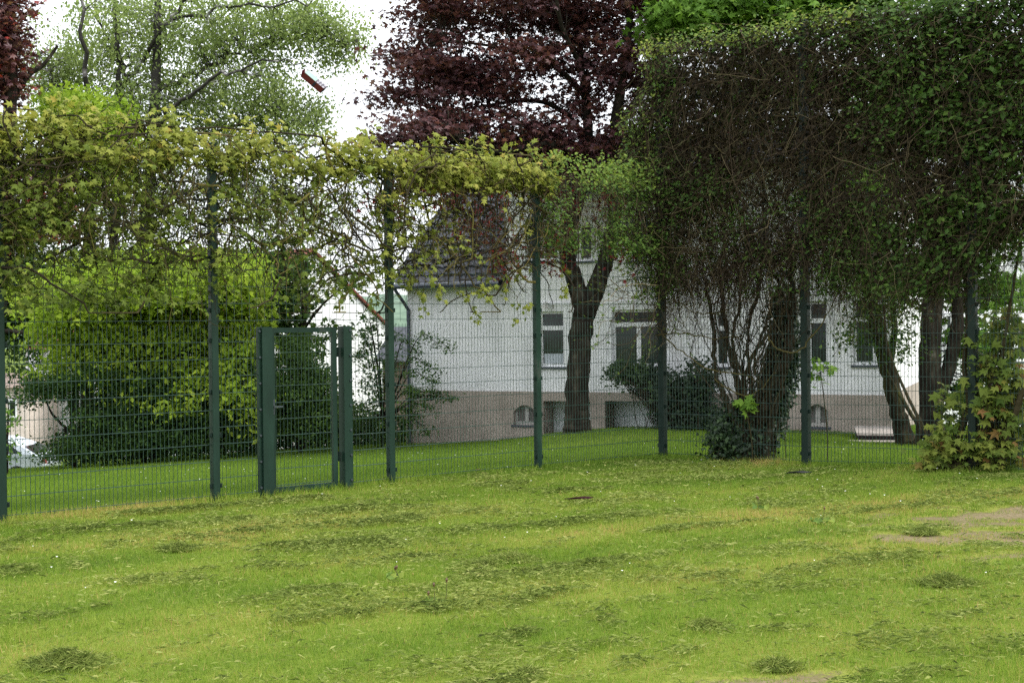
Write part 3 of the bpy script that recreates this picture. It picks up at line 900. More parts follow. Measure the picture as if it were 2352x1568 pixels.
mb = MB()
def twigs(n, K, zr, step, rad, turn, lowpad, o_sd, pull=-0.07, tlo=0.0, thi=1.0):
    s = rng.uniform(-0.6, SMAX, n)
    z = rng.uniform(*zr, n)
    kk = holes(s, z) < rng.random(n)
    s = s[kk]; z = z[kk]; n = len(s)
    s = np.maximum(s, smin(z))
    st = np.stack([s, np.minimum(np.maximum(z, rlow(s) + 0.2), top_r(s)), rng.normal(size=n) * o_sd], -1)
    P = walk(n, K, st, np.stack([0.55 * rng.normal(size=n), -0.55 + 0.65 * rng.normal(size=n), 0.3 * rng.normal(size=n)], -1), rng.uniform(*step, n), turn, np.array([0, pull, 0]))
    lo = rlow(P[..., 0]) - lowpad * rng.random((n, 1)) ** 2
    P[..., 1] = np.where(P[..., 1] < lo, lo + 0.05 * rng.random(P.shape[:2]), P[..., 1])
    P[..., 1] = np.minimum(P[..., 1], top_r(P[..., 0]) + 0.08 + 0.08 * rng.random((n, 1)))
    P[..., 0] = np.maximum(P[..., 0], smin(P[..., 1]) + 0.35 * rng.random((n, 1)) ** 2)
    P[..., 2] -= 0.05
    P[..., 2] = np.clip(P[..., 2], -0.5, 0.45)
    mb.tubes(to_world(RF, P), rng.uniform(*rad, n)[:, None] * np.linspace(1, 0.45, K), sides=3, tint=tlo + (thi - tlo) * rng.random(n) ** 1.4, cap=False)
twigs(11500, 8, (2.4, 6.15), (0.06, 0.15), (0.0022, 0.005), 0.34, 1.2, 0.16)
twigs(1100, 12, (2.3, 3.6), (0.07, 0.14), (0.002, 0.0045), 0.25, 1.6, 0.2, pull=-0.16)
twigs(700, 10, (2.6, 6.1), (0.08, 0.2), (0.005, 0.011), 0.22, 0.5, 0.15, tlo=0.1, thi=0.75)
def hang(n, pa, pb, za, zb, rad, tlo, thi):
    s = rng.uniform(sR(pa), sR(pb), n); z = rng.uniform(za, zb, n)
    st = np.stack([s, z, rng.normal(size=n) * 0.15], -1)
    P = walk(n, 11, st, np.stack([0.35 * rng.normal(size=n), -1 + 0.2 * rng.normal(size=n), 0.2 * rng.normal(size=n)], -1), rng.uniform(0.05, 0.13, n), 0.24, np.array([0, -0.05, 0]))
    mb.tubes(to_world(RF, P), rng.uniform(*rad, n)[:, None] * np.linspace(1, 0.5, 11), sides=3, tint=tlo + (thi - tlo) * rng.random(n), cap=False)
hang(420, 1560, 1860, 2.5, 3.5, (0.002, 0.0045), 0.0, 0.7)
hang(120, 1640, 1780, 1.9, 2.8, (0.002, 0.004), 0.0, 0.7)
hang(160, 1860, 2110, 2.3, 3.2, (0.0018, 0.0035), 0.0, 0.6)
hang(120, 2200, 2400, 2.6, 3.6, (0.002, 0.004), 0.1, 0.8)
hang(650, 1500, 2400, 3.6, 6.0, (0.002, 0.0042), 0.35, 0.97)
hang(110, 1500, 1580, 2.2, 3.0, (0.002, 0.004), 0.3, 1.0)
twigs(420, 9, (3.0, 6.1), (0.10, 0.2), (0.002, 0.004), 0.25, 0.4, 0.26, tlo=0.85, thi=1.0)
mb.build('twigs', M_twig, rv)
db = MB()
n = 60000
s = rng.uniform(-0.7, SMAX, n); z = rng.uniform(2.5, 6.2, n)
k = (z > rlow(s) + 0.15 + 1.1 * rng.random(n)) & (z < top_r(s)) & (fbm(s, z, 1.6, 141, 3) + 0.42 * rng.random(n) > 0.50) & (s > smin(z)) & (holes(s, z) < rng.random(n))
C = np.stack([s[k], z[k], -0.04 + 0.15 * rng.normal(size=k.sum())], -1)
leaves(db, to_world(RF, C), 0.05 + 0.05 * rng.random(len(C)), rng.random(len(C)), T_OVAL, bias=(0, -0.6, 0.4), spread=0.9, droop=1.6)
db.build('withered_leaves', M_deadleaf, rv)
lb = MB()
n = 11500
s = rng.uniform(-0.8, SMAX, n); z = rng.uniform(2.4, 6.3, n)
rightness = sstep(2.2, 4.2, s)
green = fbm(s * 0.9, z, 1.1, 151, 3) + 0.22 * rng.random(n) + 0.13 * rightness + 0.30 * (z > 6.0) + 0.17 * (s < 0.25) - 0.09 * (s > 0.4) * (s < 2.9) * (z > 4.2) * (z < 5.95)
k = (green > 0.60) & (z > rlow(s) - 0.9 * rng.random(n) ** 2) & (z < top_r(s) + 0.20 * rng.random(n)) & (s > smin(z) - 0.06) & (holes(s, z) * 0.8 < rng.random(n))
s, z = s[k], z[k]
per = 6
C = np.repeat(np.stack([s, z, 0.06 + 0.13 * rng.normal(size=len(s))], -1), per, 0)
C += rng.normal(size=C.shape) * np.array([0.075, 0.06, 0.05])
ti = 0.15 + 0.5 * rng.random(len(C)) + 0.2 * np.repeat(rng.random(len(s)), per) + 0.32 * (C[:, 1] > 5.98) * (C[:, 0] < 3.2) + 0.25 * (C[:, 0] < 0.1)
leaves(lb, to_world(RF, C), (0.058 + 0.032 * sstep(2.5, 4.5, C[:, 0])) * (0.6 + 0.8 * rng.random(len(C))), ti, T_OVAL, bias=(-0.25, -0.55, 0.85), spread=0.45, droop=0.9)
lb.build('foliage', M_rvine, rv)
# woody base: a bundle of stems twisting out of one stool just behind the mesh
mb = MB()
B0 = sR(1700)
def stem(pts, tint, sides=7):
    q = polyline([(*RF(sR(px, py), 0, -0.14 - dy)[:2], at(px, py, RF(sR(px, py), 0, -0.14 - dy)[1])[2], r) for (px, py, r, dy) in pts], 6, 0.03 if pts[0][2] < 0.03 else 0.02)
    q[1:-1, :3] += rng.normal(size=(len(q) - 2, 3)) * 0.012
    mb.tubes(q[:, :3], q[None, :, 3] * 0.72, sides=sides, tint=tint * 0.6)
for pts, ti in [([(1712, 1060, .13, .05), (1706, 980, .11, .05), (1690, 920, .08, .1), (1668, 850, .06, .1), (1650, 760, .05, .1), (1640, 640, .04, .05), (1655, 520, .03, 0)], .35),
                ([(1722, 1060, .14, .05), (1728, 980, .12, .05), (1755, 900, .08, .05), (1782, 820, .065, .1), (1798, 740, .06, .1), (1808, 660, .05, .05), (1800, 520, .04, 0)], .2),
                ([(1700, 1060, .13, .0), (1690, 990, .11, .0), (1665, 930, .08, .0), (1645, 900, .06, .0), (1632, 840, .05, .0), (1628, 760, .045, 0), (1610, 640, .03, 0)], .5),
                ([(1720, 1058, .09, .1), (1712, 950, .06, .1), (1706, 860, .04, .1), (1700, 760, .03, .1), (1725, 660, .04, .1), (1745, 540, .03, 0), (1740, 420, .03, 0)], .3),
                ([(1735, 1058, .11, .1), (1755, 960, .08, .1), (1785, 870, .05, .05), (1805, 790, .04, .05), (1790, 690, .03, .05), (1730, 560, .03, 0)], .25),
                ([(1690, 1058, .09, .1), (1680, 960, .06, .1), (1690, 880, .05, .05), (1730, 800, .035, .0), (1775, 730, .03, .0), (1830, 650, .025, 0)], .55),
                ([(1700, 930, .05, .0), (1690, 850, .04, .0), (1670, 780, .03, .0), (1690, 690, .03, .0), (1680, 560, .025, 0)], .6),
                ([(1745, 900, .04, .0), (1722, 830, .035, .0), (1742, 760, .03, .0), (1770, 680, .028, .0), (1815, 600, .02, 0)], .6)]:
    stem(pts, ti)
for k in range(34):                                              # thinner stems rising from the stool
    x0 = rng.uniform(1660, 1770); x1 = x0 + rng.normal() * 40; x2 = x1 + rng.normal() * 45 + 5; x3 = x2 + rng.normal() * 40
    stem([(x0, rng.uniform(880, 1000), .014, rng.uniform(-.1, .15)), (x1, 830, .011, rng.uniform(-.1, .15)), (x2, 720, .009, rng.uniform(-.1, .1)), (x3, 590, .007, 0)], rng.random() * 0.8, 4)
for pts in [[(1510, 770, .014, -.2), (1580, 765, .013, -.2), (1640, 778, .013, -.15), (1700, 770, .012, -.1)],
            [(1508, 745, .012, -.2), (1560, 800, .014, -.2), (1630, 845, .015, -.2), (1700, 860, .016, -.1), (1745, 885, .016, 0)],
            [(1765, 770, .018, -.15), (1790, 800, .017, -.2), (1840, 805, .016, -.25), (1880, 760, .014, -.2), (1915, 690, .011, -.1), (1940, 600, .009, 0)],
            [(1640, 870, .016, -.1), (1675, 895, .016, -.15), (1725, 905, .015, -.1), (1780, 855, .014, -.1)],
            [(1560, 690, .010, -.2), (1610, 720, .011, -.2), (1680, 705, .011, -.1), (1740, 660, .01, 0)]]:
    stem(pts, 1.15, 5)
mb.build('trunk', M_stem, rv)

# ivy over the stool
iv = thing('ivy', (*RF(B0, 0, -0.2)[:2], float(gz(*RF(B0, 0, -0.2)[:2]))), 'dark glossy ivy climbing the twisted stems at the foot of the tall fence', 'ivy')
lb = MB(); sb = MB()
IV = [(1690, 1040, 60, 25, .28, 0, 60), (1665, 1000, 40, 40, .2, 0, 50), (1730, 1015, 50, 40, .25, 0, 50), (1775, 940, 24, 70, .2, 0.1, 56), (1795, 860, 28, 60, .18, 0.1, 60), (1800, 720, 26, 60, .18, 0.1, 80),
      (1815, 800, 22, 50, .15, 0.1, 50), (1700, 960, 40, 40, .2, 0.1, 30)]
YI = RF(B0, 0, -0.25)[1]
C = clumps_in(IV, YI)
S0 = np.array([*RF(B0, 0, -0.2)[:2], float(gz(*RF(B0, 0, -0.2)[:2]))])
t = np.linspace(0, 1, 5)[None, :, None]
Pq = (S0 + rng.normal(size=(len(C), 3)) * np.array([0.2, 0.1, 0.02]))[:, None] * (1 - t) + C[:, None] * t
Pq[:, 1:-1] += rng.normal(size=(len(C), 3, 3)) * 0.05
sb.tubes(Pq, 0.006, sides=3, tint=0.2, cap=False); sb.build('stems', M_stem, iv)
CC = np.repeat(C, 26, 0) + rng.normal(size=(len(C) * 26, 3)) * 0.075
leaves(lb, CC, 0.05 + 0.03 * rng.random(len(CC)), 0.9 * rng.random(len(CC)), T_IVY, bias=(0, -0.7, 0.6), spread=0.5, droop=0.9)
lb.build('foliage', M_ivy, iv)

# light green maple sprigs on the stool and by the second tall post
def sprig(px, py, Y, n, r, size, label, mat, trange=(0.5, 1.0)):
    c = at(px, py, Y)
    g = np.array([c[0] + 0.1, c[1] + 0.05, float(gz(c[0], c[1]))])
    root = thing('maple_sprig', g, label, 'sapling')
    sb = MB()
    E = c + norm(rng.normal(size=(n, 3))) * r * rng.random((n, 1)) ** 0.4 * np.array([1, .6, 1])
    t = np.linspace(0, 1, 6)[None, :, None]
    stm = polyline([(*g, .010), (*(g * .6 + c * .4 + [.03, 0, 0]), .009), (*c, .006)], 6)
    sb.tubes(stm[:, :3], stm[None, :, 3], sides=5)
    Pq = c[None, None] * (1 - t) + E[:, None] * t
    sb.tubes(Pq, 0.003, sides=3, cap=False)
    sb.build('stem', M_stem, root)
    lb = MB()
    leaves(lb, E, size * (0.7 + 0.6 * rng.random(n)), trange[0] + (trange[1] - trange[0]) * rng.random(n), T_MAPLE, bias=(0, -0.55, 0.7), spread=0.35, droop=1.0)
    lb.build('foliage', mat, root)
sprig(1712, 930, YI - 0.35, 16, 0.17, 0.15, 'bright green big leaved maple sprig sprouting from the twisted stems', M_maplegreen, (.6, 1))
sprig(1885, 855, RF(sR(1885), 0, -0.5)[1], 18, 0.26, 0.13, 'bright green maple twig behind the mesh near the second tall post', M_maplegreen, (.5, 1))

# young maple thicket at the foot of the third tall post
YT = RF(sR(2240), 0, 0.0)[1]
c = RF(sR(2240), 0, -0.2)
sp = thing('maple_thicket', (c[0], c[1], float(gz(c[0], c[1]))), 'young maple thicket with yellow green and orange leaves at the tall fence foot', 'sapling')
C = clumps_in([(2160, 1030, 45, 45, .18, 0, 20), (2140, 1060, 35, 15, .18, 0, 9), (2170, 930, 30, 50, .2, .2, 9), (2280, 1040, 75, 40, .25, -.25, 38), (2320, 960, 60, 60, .25, -.25, 34), (2300, 880, 60, 50, .25, -.2, 32),
               (2290, 810, 60, 50, .25, -.1, 24), (2320, 750, 50, 50, .25, -.1, 18), (2260, 940, 30, 60, .2, -.2, 12)], YT)
sb = MB()
S0 = np.array([c[0], c[1], float(gz(c[0], c[1]))]) + rng.normal(size=(len(C), 3)) * np.array([0.25, 0.08, 0.0])
t = np.linspace(0, 1, 6)[None, :, None]
Pq = S0[:, None] * (1 - t) + C[:, None] * t; Pq[:, 1:-1] += rng.normal(size=(len(C), 4, 3)) * 0.03
sb.tubes(Pq, 0.006 - 0.004 * t[..., 0], sides=4, tint=0.4 * rng.random(len(C)), cap=False)
for pts in [[(2195, 1075, .06, 0), (2200, 1010, .05, 0), (2225, 930, .04, 0), (2215, 840, .035, 0), (2222, 740, .03, 0), (2215, 620, .03, 0)],
            [(2300, 1075, .05, -.1), (2310, 1000, .045, -.1), (2335, 940, .04, -.1), (2352, 900, .04, -.1), (2400, 870, .035, -.1)],
            [(2170, 1075, .03, 0), (2150, 1040, .028, 0), (2120, 980, .025, 0), (2080, 900, .022, .2), (2040, 800, .02, .3), (2030, 700, .015, .3)],
            [(2230, 1070, .035, 0), (2270, 960, .03, 0), (2300, 820, .025, 0), (2330, 640, .02, 0), (2350, 520, .015, 0)]]:
    q = polyline([(*at(px, py, RF(sR(px, py), 0, -0.12 - dy)[1]), r) for (px, py, r, dy) in pts], 6, 0.01)
    sb.tubes(q[:, :3], q[None, :, 3], sides=6, tint=0.4)
sb.build('stems', M_stem, sp)
lb = MB()
C = C + np.array([0.08, 0.12, 0])
CC = np.repeat(C, 6, 0) + rng.normal(size=(len(C) * 6, 3)) * np.array([0.11, 0.08, 0.08])
leaves(lb, CC, 0.118 * (0.6 + 0.8 * rng.random(len(CC))), np.clip(0.5 * rng.random(len(CC)) + 0.5 * np.repeat(rng.random(len(C)), 6), 0, 1), T_MAPLE, bias=(-0.1, -0.6, 0.75), spread=0.3, droop=1.3)
lb.build('foliage', M_shoot, sp)

# ================================================================== HOUSE
A0 = np.array([*at(938, 900, 32.0)[:2], 0.0])
Wd = np.array([math.cos(R(22)), -math.sin(R(22)), 0]); Bd = np.array([math.sin(R(22)), math.cos(R(22)), 0])
HF = frame(A0, Wd, Bd)


def H(t, b, z):
    t = np.asarray(t, float); b = np.asarray(b, float); z = np.asarray(z, float)
    return A0 + t[..., None] * Wd + b[..., None] * Bd + z[..., None] * np.array([0, 0, 1.0])


def tH(px, py=850):
    d = ray(px, py)
    M = np.array([[Wd[0], -d[0]], [Wd[1], -d[1]]])
    return np.linalg.solve(M, -A0[:2])[0]


def zH(px, py):
    t = tH(px, py); p = A0 + t * Wd
    return at(px, py, p[1])[2]


def wall_grid(mb, t0, t1, z0, z1, holes, b=0.0, depth=0.15, mat=0, to=H):
    ts = sorted(set([t0, t1] + [h[0] for h in holes] + [h[1] for h in holes]))
    zs = sorted(set([z0, z1] + [h[2] for h in holes] + [h[3] for h in holes]))
    for i in range(len(ts) - 1):
        for j in range(len(zs) - 1):
            tm, zm = (ts[i] + ts[i + 1]) / 2, (zs[j] + zs[j + 1]) / 2
            if tm < t0 or tm > t1 or zm < z0 or zm > z1: continue
            if any(h[0] < tm < h[1] and h[2] < zm < h[3] for h in holes): continue
            mb.add(to(np.array([ts[i], ts[i + 1], ts[i + 1], ts[i]]), np.full(4, b), np.array([zs[j], zs[j], zs[j + 1], zs[j + 1]])), [[0, 1, 2, 3]], mat)
    for h in holes:
        dd = h[4] if len(h) > 4 else depth
        a, c, l, u = max(h[0], t0), min(h[1], t1), max(h[2], z0), min(h[3], z1)
        if u <= l: continue
        for (ta, tb, za, zb) in ((a, a, l, u), (c, c, u, l), (a, c, u, u), (c, a, l, l)):
            if (za == zb and ((za == u and h[3] > z1) or (za == l and h[2] < z0))): continue
            mb.add(to(np.array([ta, tb, tb, ta]), np.array([b, b, b + dd, b + dd]), np.array([za, zb, zb, za])), [[0, 1, 2, 3]], mat)


PT = 0.47                                            # top of the plinth
EAVE, T1 = 3.18, tH(2042)
TG = tH(1163, 600)
TOPW = 5.55
house = thing('white_house', A0 + np.array([0, 0, -0.9]), 'white rendered house with beige plinth and dark tiled roof behind the fence', 'house')

wins = []                                           # t0, t1, z0, z1, mullions, transom fraction, sill
def W(pa, pb, ya, yb, mull, trans, lab=None):
    a, b = tH(pa, (ya + yb) / 2), tH(pb, (ya + yb) / 2)
    wins.append([a, b, zH((pa + pb) / 2, yb), zH((pa + pb) / 2, ya), mull, trans])
W(1239, 1296, 715, 842, 0, 0.70)
W(1406, 1524, 711, 842, 1, 0.74)
W(1642, 1674, 716, 842, 0, 0.7)
W(1856, 1902, 692, 840, 0, 0.7)
W(1207, 1282, 515, 600, 1, 0)
W(1296, 1360, 515, 600, 1, 0)
W(1446, 1520, 512, 598, 1, 0)
W(1700, 1770, 508, 596, 1, 0)
W(1960, 2010, 690, 838, 0, 0.7)
bw = []                                            # basement windows
for pa, pb, ya, yb in ((1180, 1233, 930, 975), (1851, 1903, 928, 979)):
    bw.append([tH(pa, 950), tH(pb, 950), zH((pa + pb) / 2, yb), zH((pa + pb) / 2, ya)])
doors = [[tH(1249, 950), tH(1357, 950), -1.35, zH(1300, 921), 0.74], [tH(1391, 950), tH(1391, 950) + 2.3, -1.35, zH(1450, 921), 0.74]]

mb = MB()
wall_grid(mb, 0, TG, PT, EAVE, [w_ for w_ in []])
wall_grid(mb, TG, T1, PT, TOPW, [w_[:4] for w_ in wins])
HD = 9.0
def quad(mb, pts, mat=0):
    p = np.array(pts, float); mb.add(H(p[:, 0], p[:, 1], p[:, 2]), [list(range(len(p)))], mat)
RIDGE = EAVE + 4.5 * 0.72
quad(mb, [(0, HD, -1.5), (0, 0, -1.5), (0, 0, EAVE), (0, HD / 2, RIDGE - 0.05), (0, HD, EAVE)])
quad(mb, [(T1, 0, -1.5), (T1, HD, -1.5), (T1, HD, EAVE), (T1, HD / 2, RIDGE - 0.05), (T1, 0, TOPW)])
quad(mb, [(T1, HD, -1.5), (0, HD, -1.5), (0, HD, EAVE), (T1, HD, EAVE)])
quad(mb, [(TG, 0.0, EAVE - 0.1), (TG, 0.0, TOPW), (TG, HD / 2 - 0.3, TOPW), (TG, HD / 2 - 0.3, EAVE)])
mb.build('wall', M_white, house)
mb = MB()
wall_grid(mb, -0.03, T1 + 0.03, -1.5, PT, [b_ + [0.22] for b_ in bw] + doors, b=-0.03)
for t in (-0.03, T1 + 0.03):
    quad(mb, [(t, -0.03, -1.5), (t, HD, -1.5), (t, HD, PT), (t, -0.03, PT)])
mb.add(H(np.array([-0.03, T1 + 0.03, T1 + 0.03, -0.03]), np.array([-0.03, -0.03, 0, 0]), np.full(4, PT)), [[0, 1, 2, 3]])
for b_ in bw:                                       # segmental arch over each basement window
    a, c, l, u = b_
    xs = np.linspace(a, c, 13); k = (xs - (a + c) / 2) / ((c - a) / 2)
    ys = u - 0.16 * k ** 2
    for i in range(12):
        quad(mb, [(xs[i], -0.027, ys[i]), (xs[i + 1], -0.027, ys[i + 1]), (xs[i + 1], -0.027, u), (xs[i], -0.027, u)])
        quad(mb, [(xs[i], -0.027, ys[i]), (xs[i], 0.15, ys[i]), (xs[i + 1], 0.15, ys[i + 1]), (xs[i + 1], -0.027, ys[i + 1])])
mb.build('plinth', M_plinth, house)


def window(parent, fr_, a, b, l, u, depth, mull, trans, sill=True, fw=0.055, surround=True, fmat=None, gmat=None):
    fmat = fmat or M_pvc; gmat = gmat or M_glass
    mb = MB()
    d0, d1 = depth - 0.05, depth + 0.02
    mb.box(fr_, (a, d0, l), (a + fw, d1, u)); mb.box(fr_, (b - fw, d0, l), (b, d1, u))
    mb.box(fr_, (a + fw, d0, u - fw), (b - fw, d1, u)); mb.box(fr_, (a + fw, d0, l), (b - fw, d1, l + fw * 1.3))
    zt = None
    if trans:
        zt = l + (u - l) * trans
        mb.box(fr_, (a + fw, d0 - 0.003, zt - 0.05), (b - fw, d1, zt + 0.05))
    for k in range(mull):
        xm = a + (b - a) * (k + 1) / (mull + 1)
        mb.box(fr_, (xm - 0.05, d0 - 0.006, l + fw * 1.3), (xm + 0.05, d1, (zt - 0.05) if zt else u - fw))
    # inner sash lip
    w_ = mb.build('window', fmat, parent)
    g = MB(); g.box(fr_, (a + fw, depth - 0.012, l + fw), (b - fw, depth + 0.004, u - fw)); g.build('pane', gmat, w_)
    if sill:
        s = MB(); s.box(fr_, (a - 0.05, -0.06, l - 0.05), (b + 0.05, depth - 0.051, l - 0.002)); s.build('sill', M_sill, w_)
    if surround:
        s = MB()
        s.box(fr_, (a - 0.13, -0.025, l), (a - 0.002, -0.001, u + 0.14)); s.box(fr_, (b + 0.002, -0.025, l), (b + 0.13, -0.001, u + 0.14))
        s.box(fr_, (a - 0.002, -0.025, u + 0.002), (b + 0.002, -0.001, u + 0.14)); s.box(fr_, (a - 0.16, -0.05, u + 0.14), (b + 0.16, -0.001, u + 0.20))
        s.build('surround', M_pvc, w_)
    return w_


for i, w_ in enumerate(wins):
    o = window(house, HF, w_[0], w_[1], w_[2], w_[3], 0.13, w_[4], w_[5])
    if i in (1, 3, 8):                                # dark roller blind box over the upper light
        mb = MB(); mb.box(HF, (w_[0] + 0.06, 0.05, w_[3] - 0.26), (w_[1] - 0.06, 0.074, w_[3] - 0.06)); mb.build('blind', flat('dark_blind', (0.02, 0.018, 0.02)), o)
    if i == 0:
        mb = MB(); mb.box(HF, (w_[0] + 0.075, 0.105, w_[2] + 0.08), (w_[1] - 0.075, 0.110, w_[2] + 0.30)); mb.build('curtain', M_blind, o)
for b_ in bw:
    window(house, HF, b_[0], b_[1], b_[2], b_[3], 0.16, 1, 0, surround=False, fmat=flat('grey_frame', (0.36, 0.35, 0.33)), gmat=flat('dusty_pane', (0.13, 0.12, 0.11), rough=0.4))
for k, d in enumerate(doors):
    mb = MB()
    mb.box(HF, (d[0] + 0.001, d[4] - 0.05, d[2]), (d[1] - 0.001, d[4] - 0.03, d[3] - 0.001))
    nr = 3 if k == 0 else 19
    for i in range(nr):
        a = d[0] + (d[1] - d[0]) * (i + 0.08) / nr; b = d[0] + (d[1] - d[0]) * (i + 0.92) / nr
        mb.box(HF, (a, d[4] - 0.062, d[2] + 0.05), (b, d[4] - 0.051, d[3] - 0.05))
    mb.build('basement_door' if k == 0 else 'garage_door', M_door, house)


def tiled(mb, O, ea, eb, la, lb, wa=0.30, wb=0.34, mat=0):
    """pantile surface from O along ea (length la) and up eb (length lb)"""
    na, nb = int(la / 0.075), max(2, int(round(lb / wb)))
    nrm = np.cross(ea, eb); nrm /= np.linalg.norm(nrm)
    if nrm[2] < 0: nrm = -nrm
    a = np.linspace(0, la, na + 1)
    ws = 0.022 * np.sin(a / wa * 2 * math.pi) + 0.008 * np.sin(a / wa * 4 * math.pi + 1)
    rows = []
    for j in range(nb):
        for fr_, h in ((0.0, 0.045), (1.0, 0.0)):
            b = (j + fr_) * lb / nb
            rows.append(O + a[:, None] * ea + b * eb + (ws + h)[:, None] * nrm)
    v = np.concatenate(rows); n = na + 1
    ii = (np.arange(2 * nb - 1)[:, None] * n + np.arange(na)[None]).ravel()
    mb.add(v, np.stack([ii, ii + 1, ii + n + 1, ii + n], -1), mat)


mb = MB()
up = lambda s: (Bd + np.array([0, 0, s])) / math.sqrt(1 + s * s)
sl = 0.72
tiled(mb, H(-0.25, -0.38, EAVE - 0.38 * sl + 0.1), Wd, up(sl), TG + 0.22, (HD / 2 + 0.38) * math.sqrt(1 + sl * sl))
sl2 = (RIDGE + 0.35 - TOPW) / (HD / 2)
tiled(mb, H(TG - 0.2, -0.35, TOPW - 0.35 * sl2 + 0.06), Wd, up(sl2), T1 - TG + 0.5, (HD / 2 + 0.35) * math.sqrt(1 + sl2 * sl2))
quad(mb, [(-0.25, HD / 2, RIDGE + 0.1), (T1 + 0.3, HD / 2, RIDGE + 0.35), (T1 + 0.3, HD + 0.3, EAVE - 0.1), (-0.25, HD + 0.3, EAVE - 0.1)])
# soffits and verge
quad(mb, [(-0.25, -0.36, EAVE - 0.25), (TG, -0.36, EAVE - 0.25), (TG, 0, EAVE - 0.1), (-0.25, 0, EAVE - 0.1)])
quad(mb, [(TG - 0.2, -0.33, TOPW - 0.12), (T1 + 0.3, -0.33, TOPW - 0.12), (T1 + 0.3, 0, TOPW), (TG - 0.2, 0, TOPW)])
quad(mb, [(-0.25, -0.38, EAVE - 0.26), (-0.25, -0.38, EAVE - 0.1), (-0.25, HD / 2, RIDGE + 0.12), (-0.25, HD / 2, RIDGE - 0.12)])
mb.build('roof', M_tile, house)
mb = MB()
g = np.array([H(-0.25, -0.44, EAVE - 0.22), H(TG + 0.0, -0.44, EAVE - 0.20)])
mb.tubes(g, 0.065, sides=8)
g2 = np.array([H(TG - 0.2, -0.40, TOPW - 0.10), H(T1 + 0.3, -0.40, TOPW - 0.10)])
mb.tubes(g2, 0.065, sides=8)
mb.build('gutter', M_gutter, house)
mb = MB()
dp = polyline([(*H(-0.12, -0.42, EAVE - 0.27), .04), (*H(-0.10, -0.36, EAVE - 0.36), .04), (*H(0.05, -0.09, EAVE - 0.75), .04), (*H(0.06, -0.075, EAVE - 0.9), .04), (*H(0.06, -0.085, 1.2), .04), (*H(0.06, -0.09, -0.9), .04)], 4)
mb.tubes(dp[:, :3], dp[None, :, 3], sides=8)
mb.build('downpipe', M_gutter, house, smooth=True)
mb = MB()                                             # lamp over the narrow window
lp = H(tH(1258, 700), 0, zH(1258, 700))
mb.tubes(np.array([lp + Bd * 0.0 + [0, 0, .03], lp - Bd * 0.09 + [0, 0, .05], lp - Bd * 0.16 + [0, 0, .03]]), 0.02, sides=6)
mb.tubes(np.array([lp - Bd * 0.16 + [0, 0, .05], lp - Bd * 0.16 - [0, 0, .09]]), np.array([[0.035, 0.075]]), sides=10)
mb.build('wall_lamp', flat('lamp_grey', (0.5, 0.49, 0.46)), house)

# stone steps on the lawn in front of the house
YS = 25.3
c = at(2012, 1015, YS)
ex = norm(np.array([0.97, -0.22, 0.0])); ey = np.array([-ex[1], ex[0], 0])
zg = float(gz(c[0], c[1]))
st = thing('stone_step', (c[0], c[1], zg), 'low dark stone step with pale slab top on the lawn before the white house', 'step')
fs = frame((c[0], c[1], zg), ex, ey)
mb = MB(); mb.box(fs, (-0.33, -0.35, -0.1), (0.40, 1.6, 0.135), 0); mb.build('riser', M_slabside, st)
mb = MB(); mb.box(fs, (-0.36, -0.38, 0.137), (0.43, 1.65, 0.165), 0); mb.build('slab', M_slab, st)
mb = MB(); mb.box(fs, (-0.52, -0.70, -0.08), (0.34, -0.386, 0.035), 0); mb.build('riser', M_slabside, st)
mb = MB(); mb.box(fs, (-0.54, -0.72, 0.037), (0.36, -0.386, 0.055), 0); mb.build('slab', M_slab, st)

# ivy against the house, under the wide window
YV = 28.2
c = at(1570, 1010, YV); c[2] = float(gz(c[0], c[1]))
iv = thing('ivy', c, 'dark ivy bush climbing the white house wall below the wide window', 'ivy')
C = clumps_in([(1445, 855, 55, 10, .25, .9, 40), (1490, 872, 40, 22, .3, .8, 36), (1535, 925, 30, 60, .4, .3, 60), (1585, 945, 50, 60, .5, .1, 90), (1605, 880, 35, 45, .45, .2, 40), (1560, 1000, 45, 20, .5, -.1, 40), (1620, 980, 40, 40, .4, 0, 45),], YV)
sb = MB(); t = np.linspace(0, 1, 5)[None, :, None]
Pq = (c + rng.normal(size=(len(C), 3)) * np.array([0.3, 0.15, 0.0]))[:, None] * (1 - t) + C[:, None] * t
Pq[:, 1:-1] += rng.normal(size=(len(C), 3, 3)) * 0.08
sb.tubes(Pq, 0.010, sides=3, tint=0.2, cap=False); sb.build('stems', M_stem, iv)
CC = np.repeat(C, 32, 0) + rng.normal(size=(len(C) * 32, 3)) * 0.12
lb = MB(); leaves(lb, CC, 0.065 + 0.035 * rng.random(len(CC)), np.clip(rng.random(len(CC)) * 0.8 + 0.5 * (CC[:, 0] < at(1500, 900, YV)[0]), 0, 1), T_IVY, bias=(-0.2, -0.6, 0.7), spread=0.5, droop=0.9)
lb.build('foliage', M_ivy, iv)

